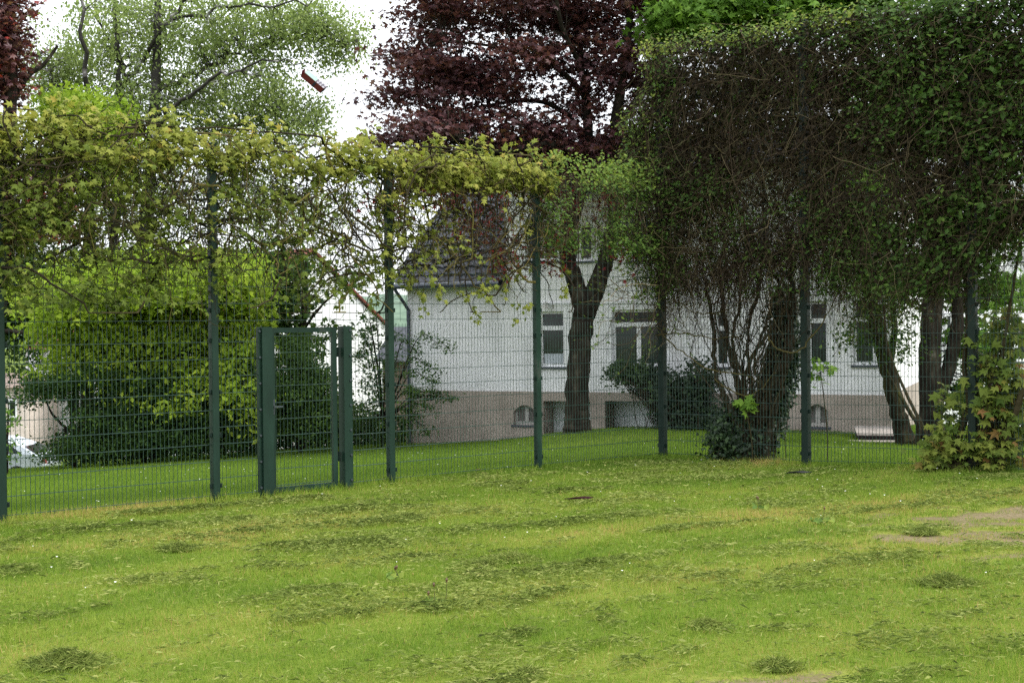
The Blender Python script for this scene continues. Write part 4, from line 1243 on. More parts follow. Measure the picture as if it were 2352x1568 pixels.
# ================================================================== OTHER BUILDINGS
# white house with red roof, gable turned to the right
YB = 48.0
pk = at(716, 578, YB)
a45 = R(45)
E1 = np.array([math.cos(a45), math.sin(a45), 0]); E2 = np.array([-math.sin(a45), math.cos(a45), 0])   # along the gable, along the ridge
hb = thing('red_roof_house', (pk[0], pk[1], -2.9), 'white gabled house with red tiled roof beyond the gate', 'house')
fb = frame((pk[0], pk[1], 0), E1, E2)
gw = 3.55; ev = pk[2] - gw * 0.80
toB = lambda t, b, z: fb[0] + np.asarray(t, float)[..., None] * E1 + np.asarray(b, float)[..., None] * E2 + np.asarray(z, float)[..., None] * np.array([0, 0, 1.])
mb = MB()
def qB(pts, mat=0): 
    p = np.array(pts, float); mb.add(toB(p[:, 0], p[:, 1], p[:, 2]), [list(range(len(p)))], mat)
qB([(-gw, 0, -3.2), (gw, 0, -3.2), (gw, 0, ev), (0, 0, pk[2] - 0.1), (-gw, 0, ev)])
qB([(-gw, 10, -3.2), (-gw, 0, -3.2), (-gw, 0, ev), (-gw, 10, ev)]); qB([(gw, 0, -3.2), (gw, 10, -3.2), (gw, 10, ev), (gw, 0, ev)])
mb.build('wall', M_white, hb)
mb = MB()
slp = math.atan(0.80)
for sg in (-1, 1):
    e = np.array([sg * math.cos(slp), 0, -math.sin(slp)])
    o = np.array([0, -0.12, pk[2] + 0.04]); 
    c8 = []
    for th in (0, 0.09):
        for (l, b) in ((0, 0), (gw / math.cos(slp) + 0.45, 0), (gw / math.cos(slp) + 0.45, 10.5), (0, 10.5)):
            c8.append(o + e * l + np.array([0, b, th]))
    c8 = np.array(c8)
    mb.add(toB(c8[:, 0], c8[:, 1], c8[:, 2]), [[0, 1, 2, 3], [4, 7, 6, 5], [0, 4, 5, 1], [1, 5, 6, 2], [2, 6, 7, 3], [3, 7, 4, 0]])
mb.build('roof', M_redtile, hb)
window(hb, fb, -0.25, 0.25, pk[2] - 1.25, pk[2] - 0.75, 0.02, 0, 0, sill=False, surround=False)
window(hb, fb, -0.8, 0.4, ev - 1.6, ev - 0.2, 0.02, 1, 0, sill=True, surround=False)
mb = MB(); mb.box(fb, (-1.6, 5, pk[2] - 1.0), (-1.0, 5.6, pk[2] + 0.35)); mb.build('chimney', M_redtile, hb)

# far left: white building with tall windows, and a pinkish one with a fence-side wing
def block(name, label, px0, px1, ytop, Y, depth, roofh, wmat, rmat, wrects, ang=0.0):
    a = at(px0, 900, Y); b = at(px1, 900, Y)
    e1 = np.array([math.cos(ang), math.sin(ang), 0]); e2 = np.array([-math.sin(ang), math.cos(ang), 0])
    w_ = (b[0] - a[0]) / math.cos(ang)
    zt = at((px0 + px1) / 2, ytop, Y)[2]
    root = thing(name, (a[0], a[1], -2.9), label, 'house')
    f = frame((a[0], a[1], 0), e1, e2)
    mb = MB(); mb.box(f, (0, 0, -3.2), (w_, depth, zt)); mb.build('wall', wmat, root)
    mb = MB()
    v = [(-0.3, -0.3, zt + 0.004), (w_ + 0.3, -0.3, zt + 0.004), (w_ + 0.3, depth + 0.3, zt + 0.004), (-0.3, depth + 0.3, zt + 0.004), (0.2, depth / 2, zt + roofh), (w_ - 0.2, depth / 2, zt + roofh)]
    v = np.array(v); vv = f[0] + v[:, :1] * e1 + v[:, 1:2] * e2 + v[:, 2:] * f[3]
    mb.add(vv, [[0, 3, 2, 1]]); mb.add(vv, [[0, 1, 5, 4], [2, 3, 4, 5]]); mb.add(vv, [[1, 2, 5], [3, 0, 4]])
    mb.build('roof', rmat, root)
    for (xa, xb, ya, yb) in wrects:
        p0 = at(xa, (ya + yb) / 2, Y); p1 = at(xb, (ya + yb) / 2, Y)
        l = at(xa, yb, Y)[2]; u = at(xa, ya, Y)[2]
        window(root, f, (p0[0] - a[0]) / math.cos(ang), (p1[0] - a[0]) / math.cos(ang), l, u, -0.03, 1 if xb - xa > 30 else 0, 0, sill=True, surround=False, fw=0.07)
    return root
block('apartment_house', 'pale house with tall windows and red roof seen at far left through the trees', 60, 240, 800, 55, 8, 1.0, M_white, M_redtile, [(165, 187, 812, 858), (194, 214, 812, 858), (165, 187, 905, 960), (120, 140, 815, 860)])
block('pink_house', 'low pale pink building behind the silver car', -130, 62, 890, 51, 3.5, 0.5, M_pink, M_brownwall, [(20, 40, 915, 960), (-60, -30, 915, 960)])
block('white_building', 'white building wing standing beyond the corner of the white house on the right', 2085, 2560, 330, 38, 8, 2.0, M_white, M_tile, [(2168, 2204, 720, 806), (2334, 2376, 738, 830), (2180, 2215, 520, 600), (2330, 2370, 520, 600)])
block('garden_shed', 'small dark roofed shed beside the corner of the white house', 880, 960, 830, 44, 3, 1.15, M_brownwall, M_tile, [])

# silver car on the street, far left
cb = np.array([at(122, 1060, 42.5)[0] - 2.15, 42.5, -2.87])
car = thing('parked_car', cb, 'silver hatchback parked on the street behind the bushes at far left', 'car')
M_silver = flat('silver_paint', (0.50, 0.55, 0.60), rough=0.25, spec=0.6, metal=0.3)
prof = np.array([(-2.1, .35), (-2.12, .62), (-2.02, .86), (-1.35, .98), (-0.75, 1.40), (-0.3, 1.47), (0.75, 1.46), (1.45, 1.22), (1.85, 0.98), (2.08, 0.92), (2.14, .60), (2.1, .32)])
mb = MB(); n = len(prof)
lay = []
for y_, k in ((-0.85, 0.97), (-0.80, 1.0), (0.80, 1.0), (0.85, 0.97)):
    inset = np.where(prof[:, 1] > 1.0, 0.14, 0.0)
    lay.append(np.stack([prof[:, 0] * k, y_ - np.sign(y_) * inset, 0.3 + (prof[:, 1] - 0.3) * (0.98 if k < 1 else 1.0)], -1))
v = cb + np.concatenate(lay)
for j in range(3):
    mb.add(v, [[j * n + i, j * n + (i + 1) % n, (j + 1) * n + (i + 1) % n, (j + 1) * n + i] for i in range(n)])
mb.add(v[:n], [list(range(n))]); mb.add(v[-n:], [list(range(n))])
mb.build('body', M_silver, car, smooth=False)
fc = frame(cb, (1, 0, 0), (0, 1, 0))
for pts in ([(-1.2, 1.0), (-0.72, 1.34), (-0.05, 1.40), (-0.05, 1.0)], [(0.05, 1.0), (0.05, 1.40), (0.72, 1.39), (1.3, 1.18), (1.45, 1.0)]):
    p = np.array(pts)
    mb = MB()
    q = np.stack([p[:, 0], np.where(p[:, 1] > 1.05, -0.735, -0.862), p[:, 1]], -1)
    mb.add(cb + q, [list(range(len(p)))]); mb.build('window', M_glass, car)
mb = MB(); mb.add(cb + np.array([(1.50, -0.66, 1.215), (1.50, 0.66, 1.215), (1.88, 0.72, 0.99), (1.88, -0.72, 0.99)]), [[0, 1, 2, 3]]); mb.build('rear_window', M_glass, car)
for xw in (-1.3, 1.3):
    for yw in (-0.80, 0.80):
        wv = MB(); an = np.arange(16) * math.pi / 8
        for (r0, y0, y1) in ((0.31, -0.1, 0.1),):
            P = np.concatenate([np.stack([xw + r0 * np.cos(an), yw + y0 + 0 * an, 0.31 + r0 * np.sin(an)], -1), np.stack([xw + r0 * np.cos(an), yw + y1 + 0 * an, 0.31 + r0 * np.sin(an)], -1)])
            wv.add(cb + P, [[i, (i + 1) % 16, 16 + (i + 1) % 16, 16 + i] for i in range(16)]); wv.add(cb + P[:16], [list(range(16))]); wv.add(cb + P[16:], [list(range(16))])
        wo = wv.build('wheel', flat('tyre', (0.02, 0.02, 0.02), rough=0.9), car)
        rv_ = MB(); s_ = -0.105 if yw < 0 else 0.105
        rv_.add(cb + np.stack([xw + 0.2 * np.cos(an), yw + s_ + 0 * an, 0.31 + 0.2 * np.sin(an)], -1), [list(range(16))]); rv_.build('rim', M_silver, wo)
for yl in (-0.62, 0.62):
    mb = MB(); mb.box(fc, (2.04, yl - 0.14, 0.66), (2.13, yl + 0.14, 0.84)); mb.build('tail_light', flat('tail_red', (0.35, 0.02, 0.02), rough=0.2), car)

# ================================================================== TREES
# purple maple in front of the white house
YM = 27.0
base = at(1327, 998, YM); base[2] = float(gz(base[0], base[1]))
runs = [px_run([(1327, 1012, .33), (1326, 975, .275), (1326, 930, .245), (1327, 850, .235), (1335, 760, .235), (1346, 705, .25)], YM, 0.012),
        px_run([(1346, 712, .22), (1322, 650, .18), (1302, 590, .16), (1311, 520, .15), (1335, 430, .135, .1), (1350, 330, .115, .3), (1345, 220, .09, .5), (1330, 100, .07, .6), (1320, -60, .04, .6)], YM, 0.012),
        px_run([(1346, 712, .22), (1374, 645, .18), (1395, 580, .16), (1411, 500, .15), (1413, 400, .14, -.1), (1412, 300, .12, -.3), (1430, 180, .09, -.4), (1445, 60, .07, -.5), (1450, -80, .04, -.5)], YM, 0.012),
        px_run([(1412, 300, .09, -.3), (1470, 220, .08, -.6), (1505, 140, .06, -.8), (1540, 40, .04, -1)], YM, 0.01),
        px_run([(1413, 400, .08, 0), (1490, 350, .07, .3), (1580, 300, .05, .6), (1680, 260, .03, .8)], YM, 0.01),
        px_run([(1333, 440, .08, .1), (1310, 352, .07, -.3), (1240, 332, .055, -.8), (1150, 350, .04, -1.2), (1060, 322, .02, -1.5)], YM, 0.01),
        px_run([(1350, 330, .07, .3), (1300, 262, .06, .9), (1230, 232, .045, 1.3), (1120, 242, .03, 1.6), (1000, 262, .015, 1.8)], YM, 0.01),
        px_run([(1345, 220, .06, .5), (1270, 150, .05, .2), (1160, 112, .035, -.2), (1020, 92, .015, -.4)], YM, 0.01),
        px_run([(1330, 100, .05, .6), (1255, 50, .04, .9), (1150, -20, .03, 1.0), (1040, -60, .015, 1)], YM, 0.01),
        px_run([(1345, 250, .06, .5), (1330, 150, .05, -.6), (1290, 60, .04, -1.4), (1270, -60, .03, -2)], YM, 0.01)]
C = clumps_in([(1010, 290, 130, 75, 1.9, -.6, 95), (1010, 160, 110, 75, 1.8, .2, 80), (1020, 30, 115, 80, 1.8, .3, 85), (1000, -90, 110, 70, 1.6, .3, 45), (1180, 330, 140, 75, 2.2, -.2, 100), (1180, 180, 150, 100, 2.4, .2, 120),
               (1200, 20, 160, 100, 2.4, .2, 120), (1180, -130, 170, 80, 2.2, .2, 60), (1340, 320, 130, 85, 2.4, .2, 95), (1370, 170, 140, 100, 2.5, .2, 90), (1390, 0, 150, 110, 2.5, .2, 95), (1400, -140, 150, 80, 2.2, 0, 45),
               (1500, 260, 110, 120, 2.2, .3, 70), (1520, 80, 100, 110, 2.0, .3, 50), (1600, 330, 120, 80, 1.6, .4, 45), (1700, 260, 110, 110, 1.6, .4, 35), (1320, 415, 130, 28, 1.4, .0, 36), (1100, 395, 120, 30, 1.4, -.3, 40), (950, 360, 60, 30, 1.0, -.5, 18), (895, 318, 45, 26, .7, -.4, 16), (905, 215, 40, 30, .6, 0, 14), (925, 110, 40, 30, .6, .2, 12), (1000, 420, 60, 22, .8, -.5, 14)], YM)
C = C[fbm(C[:, 0] + 0.2 * C[:, 1], C[:, 2] * 1.6, 0.8, 181, 3) > 0.32]
make_tree('purple_maple', 'large dark purple leaved maple with forked trunk in front of the white house', 'tree', base, runs, C[rng.random(len(C)) < 0.80] + np.array([0, 0.4, 0]), 52, 0.48, 0.26, 0.106, T_MAPLE, M_redleaf, M_bark, spread=0.55, droop=0.5, twig=0.010, sides=12, tint_c=0.5)
# red hanging sprays of the same tree
pm = [o for o in bpy.data.objects if o.name.startswith('purple_maple')][0]
C = clumps_in([(1100, 520, 90, 70, .8, -1.0, 15), (1160, 590, 40, 40, .4, -1.0, 10), (1060, 450, 90, 40, .8, -.8, 15), (1270, 560, 30, 80, .4, -.6, 12), (1460, 560, 40, 60, .6, -.6, 16), (1280, 470, 60, 40, .6, -.5, 12), (1400, 450, 60, 40, .6, -.5, 14), (900, 470, 50, 60, .5, -1.2, 14), (1000, 410, 60, 40, .6, -1, 14)], YM)
sb = MB(); t = np.linspace(0, 1, 6)[None, :, None]
top = C + np.stack([0.25 * rng.normal(size=len(C)), 0.3 * rng.normal(size=len(C)), 0.6 + 0.6 * rng.random(len(C))], -1)
Pq = top[:, None] * (1 - t) + C[:, None] * t; Pq[:, 1:-1] += rng.normal(size=(len(C), 4, 3)) * 0.05
lb = MB()
CC = np.repeat(C, 15, 0) + rng.normal(size=(len(C) * 15, 3)) * np.array([0.17, 0.17, 0.15])
leaves(lb, CC, 0.075 + 0.04 * rng.random(len(CC)), rng.random(len(CC)), T_MAPLE, bias=(0, -0.5, 0.7), spread=0.6, droop=1.4)
lb.tubes(Pq, 0.006, sides=3, mat=1, cap=False)
lb.build('hanging_sprays', [M_redhang, M_bark], pm)

# birch at the left
YBi = 35.0
base = at(322, 1040, YBi); base[2] = float(gz(base[0], base[1]))
bz = lambda px: [(px, 1040, .2)]
runs = [px_run([(318, 1080, .22), (325, 620, .18), (335, 500, .165), (350, 350, .15), (358, 200, .13), (362, 60, .10), (366, -100, .07), (372, -260, .03)], YBi, 0.01),
        px_run([(318, 1080, .16), (258, 700, .12), (265, 500, .115), (270, 330, .10, .5), (272, 200, .08, .6), (268, 60, .06, .7), (262, -80, .03, .7)], YBi, 0.01),
        px_run([(315, 1080, .14), (225, 700, .10, -.6), (205, 350, .085, -.8), (200, 230, .07, -.9), (195, 100, .055, -1), (190, -60, .03, -1)], YBi, 0.01),
        px_run([(272, 215, .06, .6), (294, 173, .058, .3), (362, 85, .05, -.3), (419, 8, .04, -.6), (460, -80, .025, -.8)], YBi, 0.01),
        px_run([(350, 330, .06), (407, 241, .055, -.5), (476, 193, .045, -1), (540, 161, .035, -1.3), (640, 140, .02, -1.6), (720, 150, .01, -1.8)], YBi, 0.01),
        px_run([(358, 210, .055), (430, 180, .05, .6), (500, 140, .045, 1), (565, 113, .04, 1.2), (645, 95, .03, 1.4), (746, 87, .02, 1.5), (825, 110, .008, 1.5)], YBi, 0.01),
        px_run([(352, 330, .05), (310, 240, .045, .8), (280, 150, .04, 1.4), (230, 60, .03, 1.8), (190, -40, .02, 2)], YBi, 0.01),
        px_run([(345, 380, .06), (440, 330, .05, .9), (540, 290, .035, 1.3), (640, 280, .02, 1.5), (715, 290, .01, 1.6)], YBi, 0.01),
        px_run([(270, 330, .05, .5), (190, 270, .04, .2), (120, 180, .03, 0), (60, 110, .015, 0)], YBi, 0.01),
        px_run([(362, 60, .05), (470, 30, .04, -.5), (600, 10, .03, -.8), (720, 10, .015, -1)], YBi, 0.01),
        px_run([(335, 480, .06), (430, 440, .045, .3), (530, 420, .03, .6), (640, 440, .015, .8)], YBi, 0.01)]
C = clumps_in([(110, 100, 90, 120, 1.6, 0, 110), (110, 200, 60, 70, 1.2, 0, 30), (220, 80, 110, 130, 2.2, .3, 110), (350, 60, 120, 130, 2.4, 0, 120), (470, 60, 110, 120, 2.2, 0, 120), (580, 40, 110, 90, 1.8, 0, 105), (690, 40, 90, 65, 1.4, .5, 95), (785, 75, 50, 60, .8, 1, 44),
               (590, 210, 110, 75, 1.6, 0, 90), (670, 150, 70, 40, 1.0, .8, 26), (600, 130, 60, 25, .8, 1, 14), (760, 130, 40, 30, .6, 1.2, 10), (70, 120, 50, 90, 1.0, 0, 30), (660, 270, 80, 55, 1.2, .6, 60), (470, 230, 110, 85, 1.8, 0, 110), (340, 230, 110, 90, 2.0, 0, 85), (230, 260, 100, 70, 1.8, 0, 70), (130, 230, 70, 60, 1.4, 0, 34),
               (450, 340, 160, 50, 1.8, .3, 56), (600, 320, 80, 40, 1.2, .8, 24), (330, 440, 190, 110, 2.0, .2, 120), (560, 470, 140, 110, 1.6, .4, 90), (700, 330, 40, 40, .8, 1, 12), (720, 250, 24, 45, .6, 1, 20), (700, 470, 80, 60, 1.0, .6, 30)], YBi)
C = C[fbm(C[:, 0] + 0.15 * C[:, 1], C[:, 2] * 1.25, 0.75, 171, 3) > 0.35]
for r_ in runs: r_[2:, :3] += rng.normal(size=r_[2:, :3].shape) * 0.06 * (r_[2:, 3:4] < 0.075)
make_tree('birch_tree', 'tall light green birch with several dark trunks against the white sky', 'tree', base, runs, C + np.array([0, 0.9, 0]), 38, 0.42, 1.0, 0.104, T_OVAL, M_birchleaf, M_birch, spread=1.1, droop=1.5, twig=0.011, tint_c=0.6, bias=(0, -0.3, 0.5))

# purple tree at the very left edge
YP = 31.0
base = at(-70, 1060, YP); base[2] = float(gz(base[0], base[1]))
runs = [px_run([(-72, 1085, .26), (-60, 960, .22), (-25, 800, .21), (5, 640, .19), (18, 400, .18), (22, 150, .16), (20, -100, .12)], YP, 0.01),
        px_run([(20, 480, .06), (60, 440, .05, -.3), (110, 400, .03, -.4)], YP, 0.01),
        px_run([(20, 260, .07), (60, 180, .06, .3), (100, 149, .05, .5), (133, 105, .03, .6)], YP, 0.01),
        px_run([(20, 120, .06), (-60, 60, .05, 0), (-140, 40, .03, 0)], YP, 0.01),
        px_run([(-12, 715, .09, -.3), (70, 725, .075, -.5), (130, 745, .06, -.6), (150, 800, .05, -.6), (200, 830, .035, -.5), (240, 860, .02, -.5)], YP, 0.015),
        px_run([(-20, 760, .06, -.3), (60, 765, .05, -.5), (110, 790, .04, -.6), (140, 830, .02, -.6)], YP, 0.015)]
C = clumps_in([(10, 70, 45, 45, 1.0, 0, 34), (15, 130, 40, 50, .9, 0, 26), (5, 200, 30, 45, .8, 0, 20), (-80, 100, 90, 140, 1.6, 0, 60), (90, 440, 55, 80, .8, -.2, 40), (120, 500, 40, 60, .6, -.2, 22), (20, 10, 40, 50, .9, 0, 20), (0, 480, 50, 90, .8, 0, 26)], YP)
make_tree('purple_tree', 'purple leaved tree standing behind the creeper at the left edge', 'tree', base, runs, C, 30, 0.36, 0.5, 0.13, T_MAPLE, M_redleaf, M_bark, spread=0.6, twig=0.009, tshift=0.15)

# lime green trees
def limetree(label, Y, bx, runs_px, blobs, per=34, size=0.13, mat=None, name='lime_green_tree', tmpl=T_OVAL, cr=0.42, cat='tree', tshift=0.0, group=None, spread=0.7, flatz=0.55):
    b = at(bx, 1050, Y); b[2] = float(gz(b[0], b[1]))
    rr = []
    for k, r_ in enumerate(runs_px):
        q = px_run(r_, Y, 0.01)
        if k == 0:
            q = np.concatenate([np.array([[b[0], b[1], b[2] - 0.1, q[0, 3] * 1.15]]), q])
        rr.append(q)
    return make_tree(name, label, cat, b, rr, clumps_in(blobs, Y), per, cr, flatz, size, tmpl, mat or M_lime, M_bark, spread=spread, droop=1.0, twig=0.009, bias=(0, -0.5, 0.8), tshift=tshift, group=group)


limetree('bright lime green round topped tree showing above the creeper in front of the birch', 33, 200, [[(200, 700, .16), (205, 500, .13), (205, 380, .10), (200, 270, .05)], [(205, 450, .06), (140, 350, .04), (110, 290, .02)], [(205, 450, .06), (270, 380, .04), (300, 310, .02)]],
         [(195, 280, 110, 70, 1.3, 0, 120), (150, 245, 55, 38, .8, 0, 40), (215, 330, 120, 70, 1.4, 0, 90), (180, 430, 140, 90, 1.4, 0, 60)], mat=M_lime)
limetree('broad lime green tree with drooping leaves behind the left fence bays', 29.3, 360, [[(360, 900, .14), (365, 760, .11), (360, 680, .08), (350, 600, .04)], [(365, 760, .06), (270, 690, .04), (190, 650, .02)], [(365, 760, .06), (450, 690, .04), (550, 650, .02)], [(365, 780, .05), (480, 760, .03), (560, 760, .02)]],
         [(300, 640, 160, 60, 2.0, -1.6, 110), (480, 640, 150, 60, 2.0, -1.4, 100), (160, 700, 100, 60, 1.6, -1.2, 50), (370, 690, 130, 70, 1.3, 0, 130), (250, 690, 100, 70, 1.1, 0, 90), (490, 680, 100, 70, 1.1, 0, 90), (330, 780, 130, 60, 1.2, -.3, 120), (450, 790, 120, 60, 1.1, -.2, 100), (560, 730, 50, 70, .8, 0, 46), (300, 850, 80, 45, .9, -.6, 44), (515, 890, 45, 50, .5, -1.2, 20), (300, 910, 40, 40, .5, -1.2, 12), (175, 800, 40, 40, .5, -.9, 14), (410, 915, 50, 35, .5, -1.2, 14), (570, 930, 30, 60, .5, -1.2, 14), (240, 870, 40, 30, .5, -1.2, 10), (440, 860, 110, 40, .9, -.6, 60), (250, 780, 80, 60, .9, -.5, 50), (560, 830, 45, 50, .7, -.5, 30), (340, 610, 120, 40, 1.1, .2, 60), (180, 650, 60, 50, .8, .2, 36), (130, 760, 60, 50, .8, -.4, 30), (140, 850, 45, 40, .6, -.6, 16), (90, 690, 50, 40, .7, -.3, 20), (540, 620, 60, 40, .8, 0, 30)], per=36, size=0.135, tshift=0.12)  # forward upper clumps are an added overhang, there to shade the shrubs below
limetree('dark broad leaved maple sapling standing between the gate and the red roofed house', 31.5, 690, [[(690, 900, .12), (695, 760, .09), (700, 660, .06), (705, 590, .03)], [(695, 760, .04), (740, 700, .03), (800, 650, .015)], [(695, 760, .04), (640, 690, .03), (600, 640, .015)]],
         [(640, 640, 60, 50, .9, 0, 40), (680, 620, 40, 40, .8, 0, 16), (670, 700, 60, 45, 1.0, 0, 36), (790, 650, 30, 25, .5, 0, 6), (640, 730, 60, 50, .9, 0, 40), (790, 760, 35, 30, .6, 0, 7), (620, 580, 40, 30, .6, 0, 12), (690, 800, 60, 40, 1.0, 0, 30)], per=13, size=0.14, mat=M_darkgreen, name='maple_sapling', tmpl=T_MAPLE, tshift=0.08)

# dark shrubs along the foot of the slope
SHR = [('low dark shrub under the lime green tree at far left', 28.0, 170, [(215, 965, 50, 40, .9, 0, 26), (150, 1035, 50, 22, .8, 0, 20), (225, 1015, 70, 40, .8, 0, 44)], -0.08, 0.075),
       ('wide dark shrub below the lime tree, behind the second fence bay', 28.3, 330, [(300, 950, 80, 60, 1.1, 0, 70), (390, 980, 70, 50, 1.0, 0, 50), (300, 1015, 100, 40, 1.0, 0, 70), (410, 1010, 80, 40, .9, 0, 50), (360, 890, 40, 40, .6, .2, 16)], -0.05, 0.075),
       ('dark green shrub directly behind the first post beside the gate', 28.8, 500, [(490, 950, 80, 60, 1.1, 0, 70), (530, 1005, 90, 45, 1.0, 0, 70), (570, 880, 60, 70, .9, 0, 55), (450, 900, 40, 40, .7, 0, 14)], -0.02, 0.075),
       ('full green shrub seen through the mesh of the gate', 29.3, 690, [(690, 890, 80, 70, 1.1, 0, 85), (650, 950, 80, 60, 1.0, 0, 70), (740, 975, 70, 55, 1.0, 0, 65), (660, 830, 60, 50, .8, .2, 30)], 0.14, 0.08)]
for lab, Y, bx, blobs, tsh, size in SHR:
    limetree(lab, Y, bx, [[(bx, 1000, .05), (bx - 6, 930, .04), (bx + 5, 880, .02)], [(bx, 1000, .03), (bx + 50, 950, .025), (bx + 70, 900, .012)], [(bx, 1000, .03), (bx - 50, 950, .025), (bx - 70, 900, .012)]],
             [(a, b_, c_, d_, e_, f_, int(n_ * 1.25)) for (a, b_, c_, d_, e_, f_, n_) in blobs + [(px_, py_, 22, 26, .5, -.2, 7) for px_, py_ in zip(bx + rng.normal(size=9) * 70, 860 + 60 * rng.random(9))]], per=58, size=size, mat=M_darkgreen, name='shrub', cr=0.30, cat='shrub', tshift=tsh, group='shrubs behind the fence', spread=0.8)
# arching shrub at the corner of the house
Y = 29.8
b = at(880, 1030, Y); b[2] = float(gz(b[0], b[1]))
runs = [np.concatenate([np.array([[*b, .04]]), px_run([(880, 960, .035), (870, 860, .025), (850, 740, .012)], Y, .01)])]
for (tx, ty, dy) in [(1035, 800, -.9), (1000, 850, -.6), (1037, 918, -.8), (1000, 880, -1), (960, 960, -.5), (985, 995, -.7), (960, 810, -.3), (900, 780, 0), (850, 760, .2), (820, 820, .3), (960, 900, -.8), (990, 940, -.9), (930, 1000, -.3), (1010, 905, -.5)]:
    c0 = at(880, 970, Y); c1 = at((880 + tx) / 2, min(970, ty) - 20 if ty < 900 else (970 + ty) / 2 - 30, Y + dy / 2); c2 = at(tx, ty, Y + dy)
    runs.append(polyline([(*c0, .018), (*c1, .012), (*(c1 * .4 + c2 * .6 + [0, 0, .05]), .007), (*c2, .003)], 6, 0.006))
Ca = np.concatenate([r[len(r) // 3:, :3] for r in runs[1:]])
Ca = Ca + rng.normal(size=Ca.shape) * 0.05
Cb = clumps_in([(850, 830, 45, 80, .7, .2, 55), (860, 930, 55, 70, .8, .1, 70), (890, 990, 60, 40, .7, 0, 60), (820, 970, 45, 60, .7, .1, 50), (905, 860, 35, 60, .5, 0, 24), (850, 770, 25, 25, .5, .2, 7)], Y)
make_tree('arching_shrub', 'green shrub with long arching sprays reaching across the corner of the white house', 'shrub', b, runs, np.concatenate([np.repeat(Ca, 1, 0), Cb]), 16, 0.16, 0.5, 0.075, T_OVAL, M_darkgreen, M_bark, spread=0.5, droop=0.5, twig=0.004, tshift=0.12, bias=(0, -0.3, 1), group=None)
limetree('long dark hedge like shrub at the back, behind the other bushes', 33.0, 430, [[(430, 1000, .05), (430, 930, .04), (430, 880, .02)], [(300, 1000, .03), (300, 900, .02)], [(600, 1000, .03), (600, 900, .02)], [(760, 1000, .03), (760, 900, .02)]],
         [(225, 1015, 70, 40, .8, 0, 50), (310, 975, 100, 80, .8, 0, 110), (450, 975, 110, 80, .8, 0, 120), (600, 975, 110, 85, .8, 0, 120), (750, 985, 100, 70, .8, 0, 100), (850, 1000, 60, 50, .8, 0, 50)], per=40, size=0.11, mat=M_darkgreen, name='shrub', cr=0.4, cat='shrub', tshift=-0.15, group='shrubs behind the fence', spread=0.8)
limetree('dark green tree far behind the purple tree at the left edge', 40.0, -60, [[(-60, 1000, .15), (-50, 800, .12), (30, 620, .06)], [(-50, 800, .06), (60, 720, .03)], [(-50, 800, .06), (-70, 700, .03)]],
         [(40, 660, 110, 90, 1.5, 0, 190), (110, 720, 70, 50, 1.0, 0, 70), (20, 760, 70, 50, 1.0, 0, 60), (150, 620, 60, 60, 1.0, 0, 50), (-60, 720, 90, 90, 1.5, 0, 60), (30, 560, 90, 70, 1.2, 0, 60), (60, 830, 60, 60, 1.0, 0, 24)], per=34, size=0.13, mat=M_darkgreen, name='green_tree', cr=0.45, tshift=0.05)
# pale shrub by the silver car
limetree('small pale green bush in front of the silver car at the left edge', 26.5, 15, [[(15, 1040, .03), (18, 980, .02), (20, 930, .01)]], [(5, 950, 28, 45, .4, 0, 12), (15, 1035, 22, 30, .4, 0, 7), (-30, 990, 40, 70, .5, 0, 14)], per=16, size=0.10, mat=M_maplegreen, name='shrub', cr=0.22, cat='shrub', group='shrubs behind the fence')

# right side: green maple behind the tall fence, with dark forked trunk
YG = 26.0
base = at(2140, 1016, YG); base[2] = float(gz(base[0], base[1]))
runs = [px_run([(2142, 1030, .30), (2141, 985, .245), (2138, 900, .22), (2136, 800, .21), (2142, 700, .20), (2150, 600, .17), (2120, 420, .14), (2060, 250, .11), (1980, 100, .08), (1900, -40, .05)], YG, 0.012),
        px_run([(2150, 930, .14), (2185, 820, .13), (2200, 720, .12), (2185, 640, .11), (2165, 560, .11), (2180, 400, .09), (2240, 200, .06), (2280, 0, .04)], YG, 0.012),
        px_run([(2120, 420, .08), (1950, 250, .06), (1780, 130, .045), (1640, 60, .03), (1540, 40, .015)], YG, 0.012)]
C = clumps_in([(1560, 50, 95, 42, .9, -.6, 58), (1690, 35, 100, 50, 1.0, -.6, 64), (1820, 10, 110, 60, 1.1, -.6, 64), (1960, -30, 110, 80, 1.2, -.6, 60), (1600, -60, 150, 60, 1.3, 0, 60), (2100, -60, 150, 120, 1.6, 0, 60), (1800, 200, 200, 120, 1.5, .6, 70), (2050, 200, 180, 150, 1.8, .5, 90),
               (2250, 250, 130, 200, 1.8, .4, 80), (2000, 450, 180, 130, 1.6, .6, 70), (2250, 520, 120, 120, 1.2, .8, 40), (2100, 640, 80, 70, 1.0, .8, 24), (2300, 680, 80, 60, .8, .8, 20), (2240, 780, 70, 60, .8, .6, 22), (2260, 900, 80, 70, .8, .6, 24)], YG)
make_tree('green_maple', 'bright green maple with a dark forked trunk behind the tall overgrown fence', 'tree', base, runs, C, 24, 0.34, 0.45, 0.16, T_MAPLE, M_maplegreen, M_bark, spread=0.55, droop=1.0, bias=(0, -0.5, 0.8), twig=0.010, sides=12)
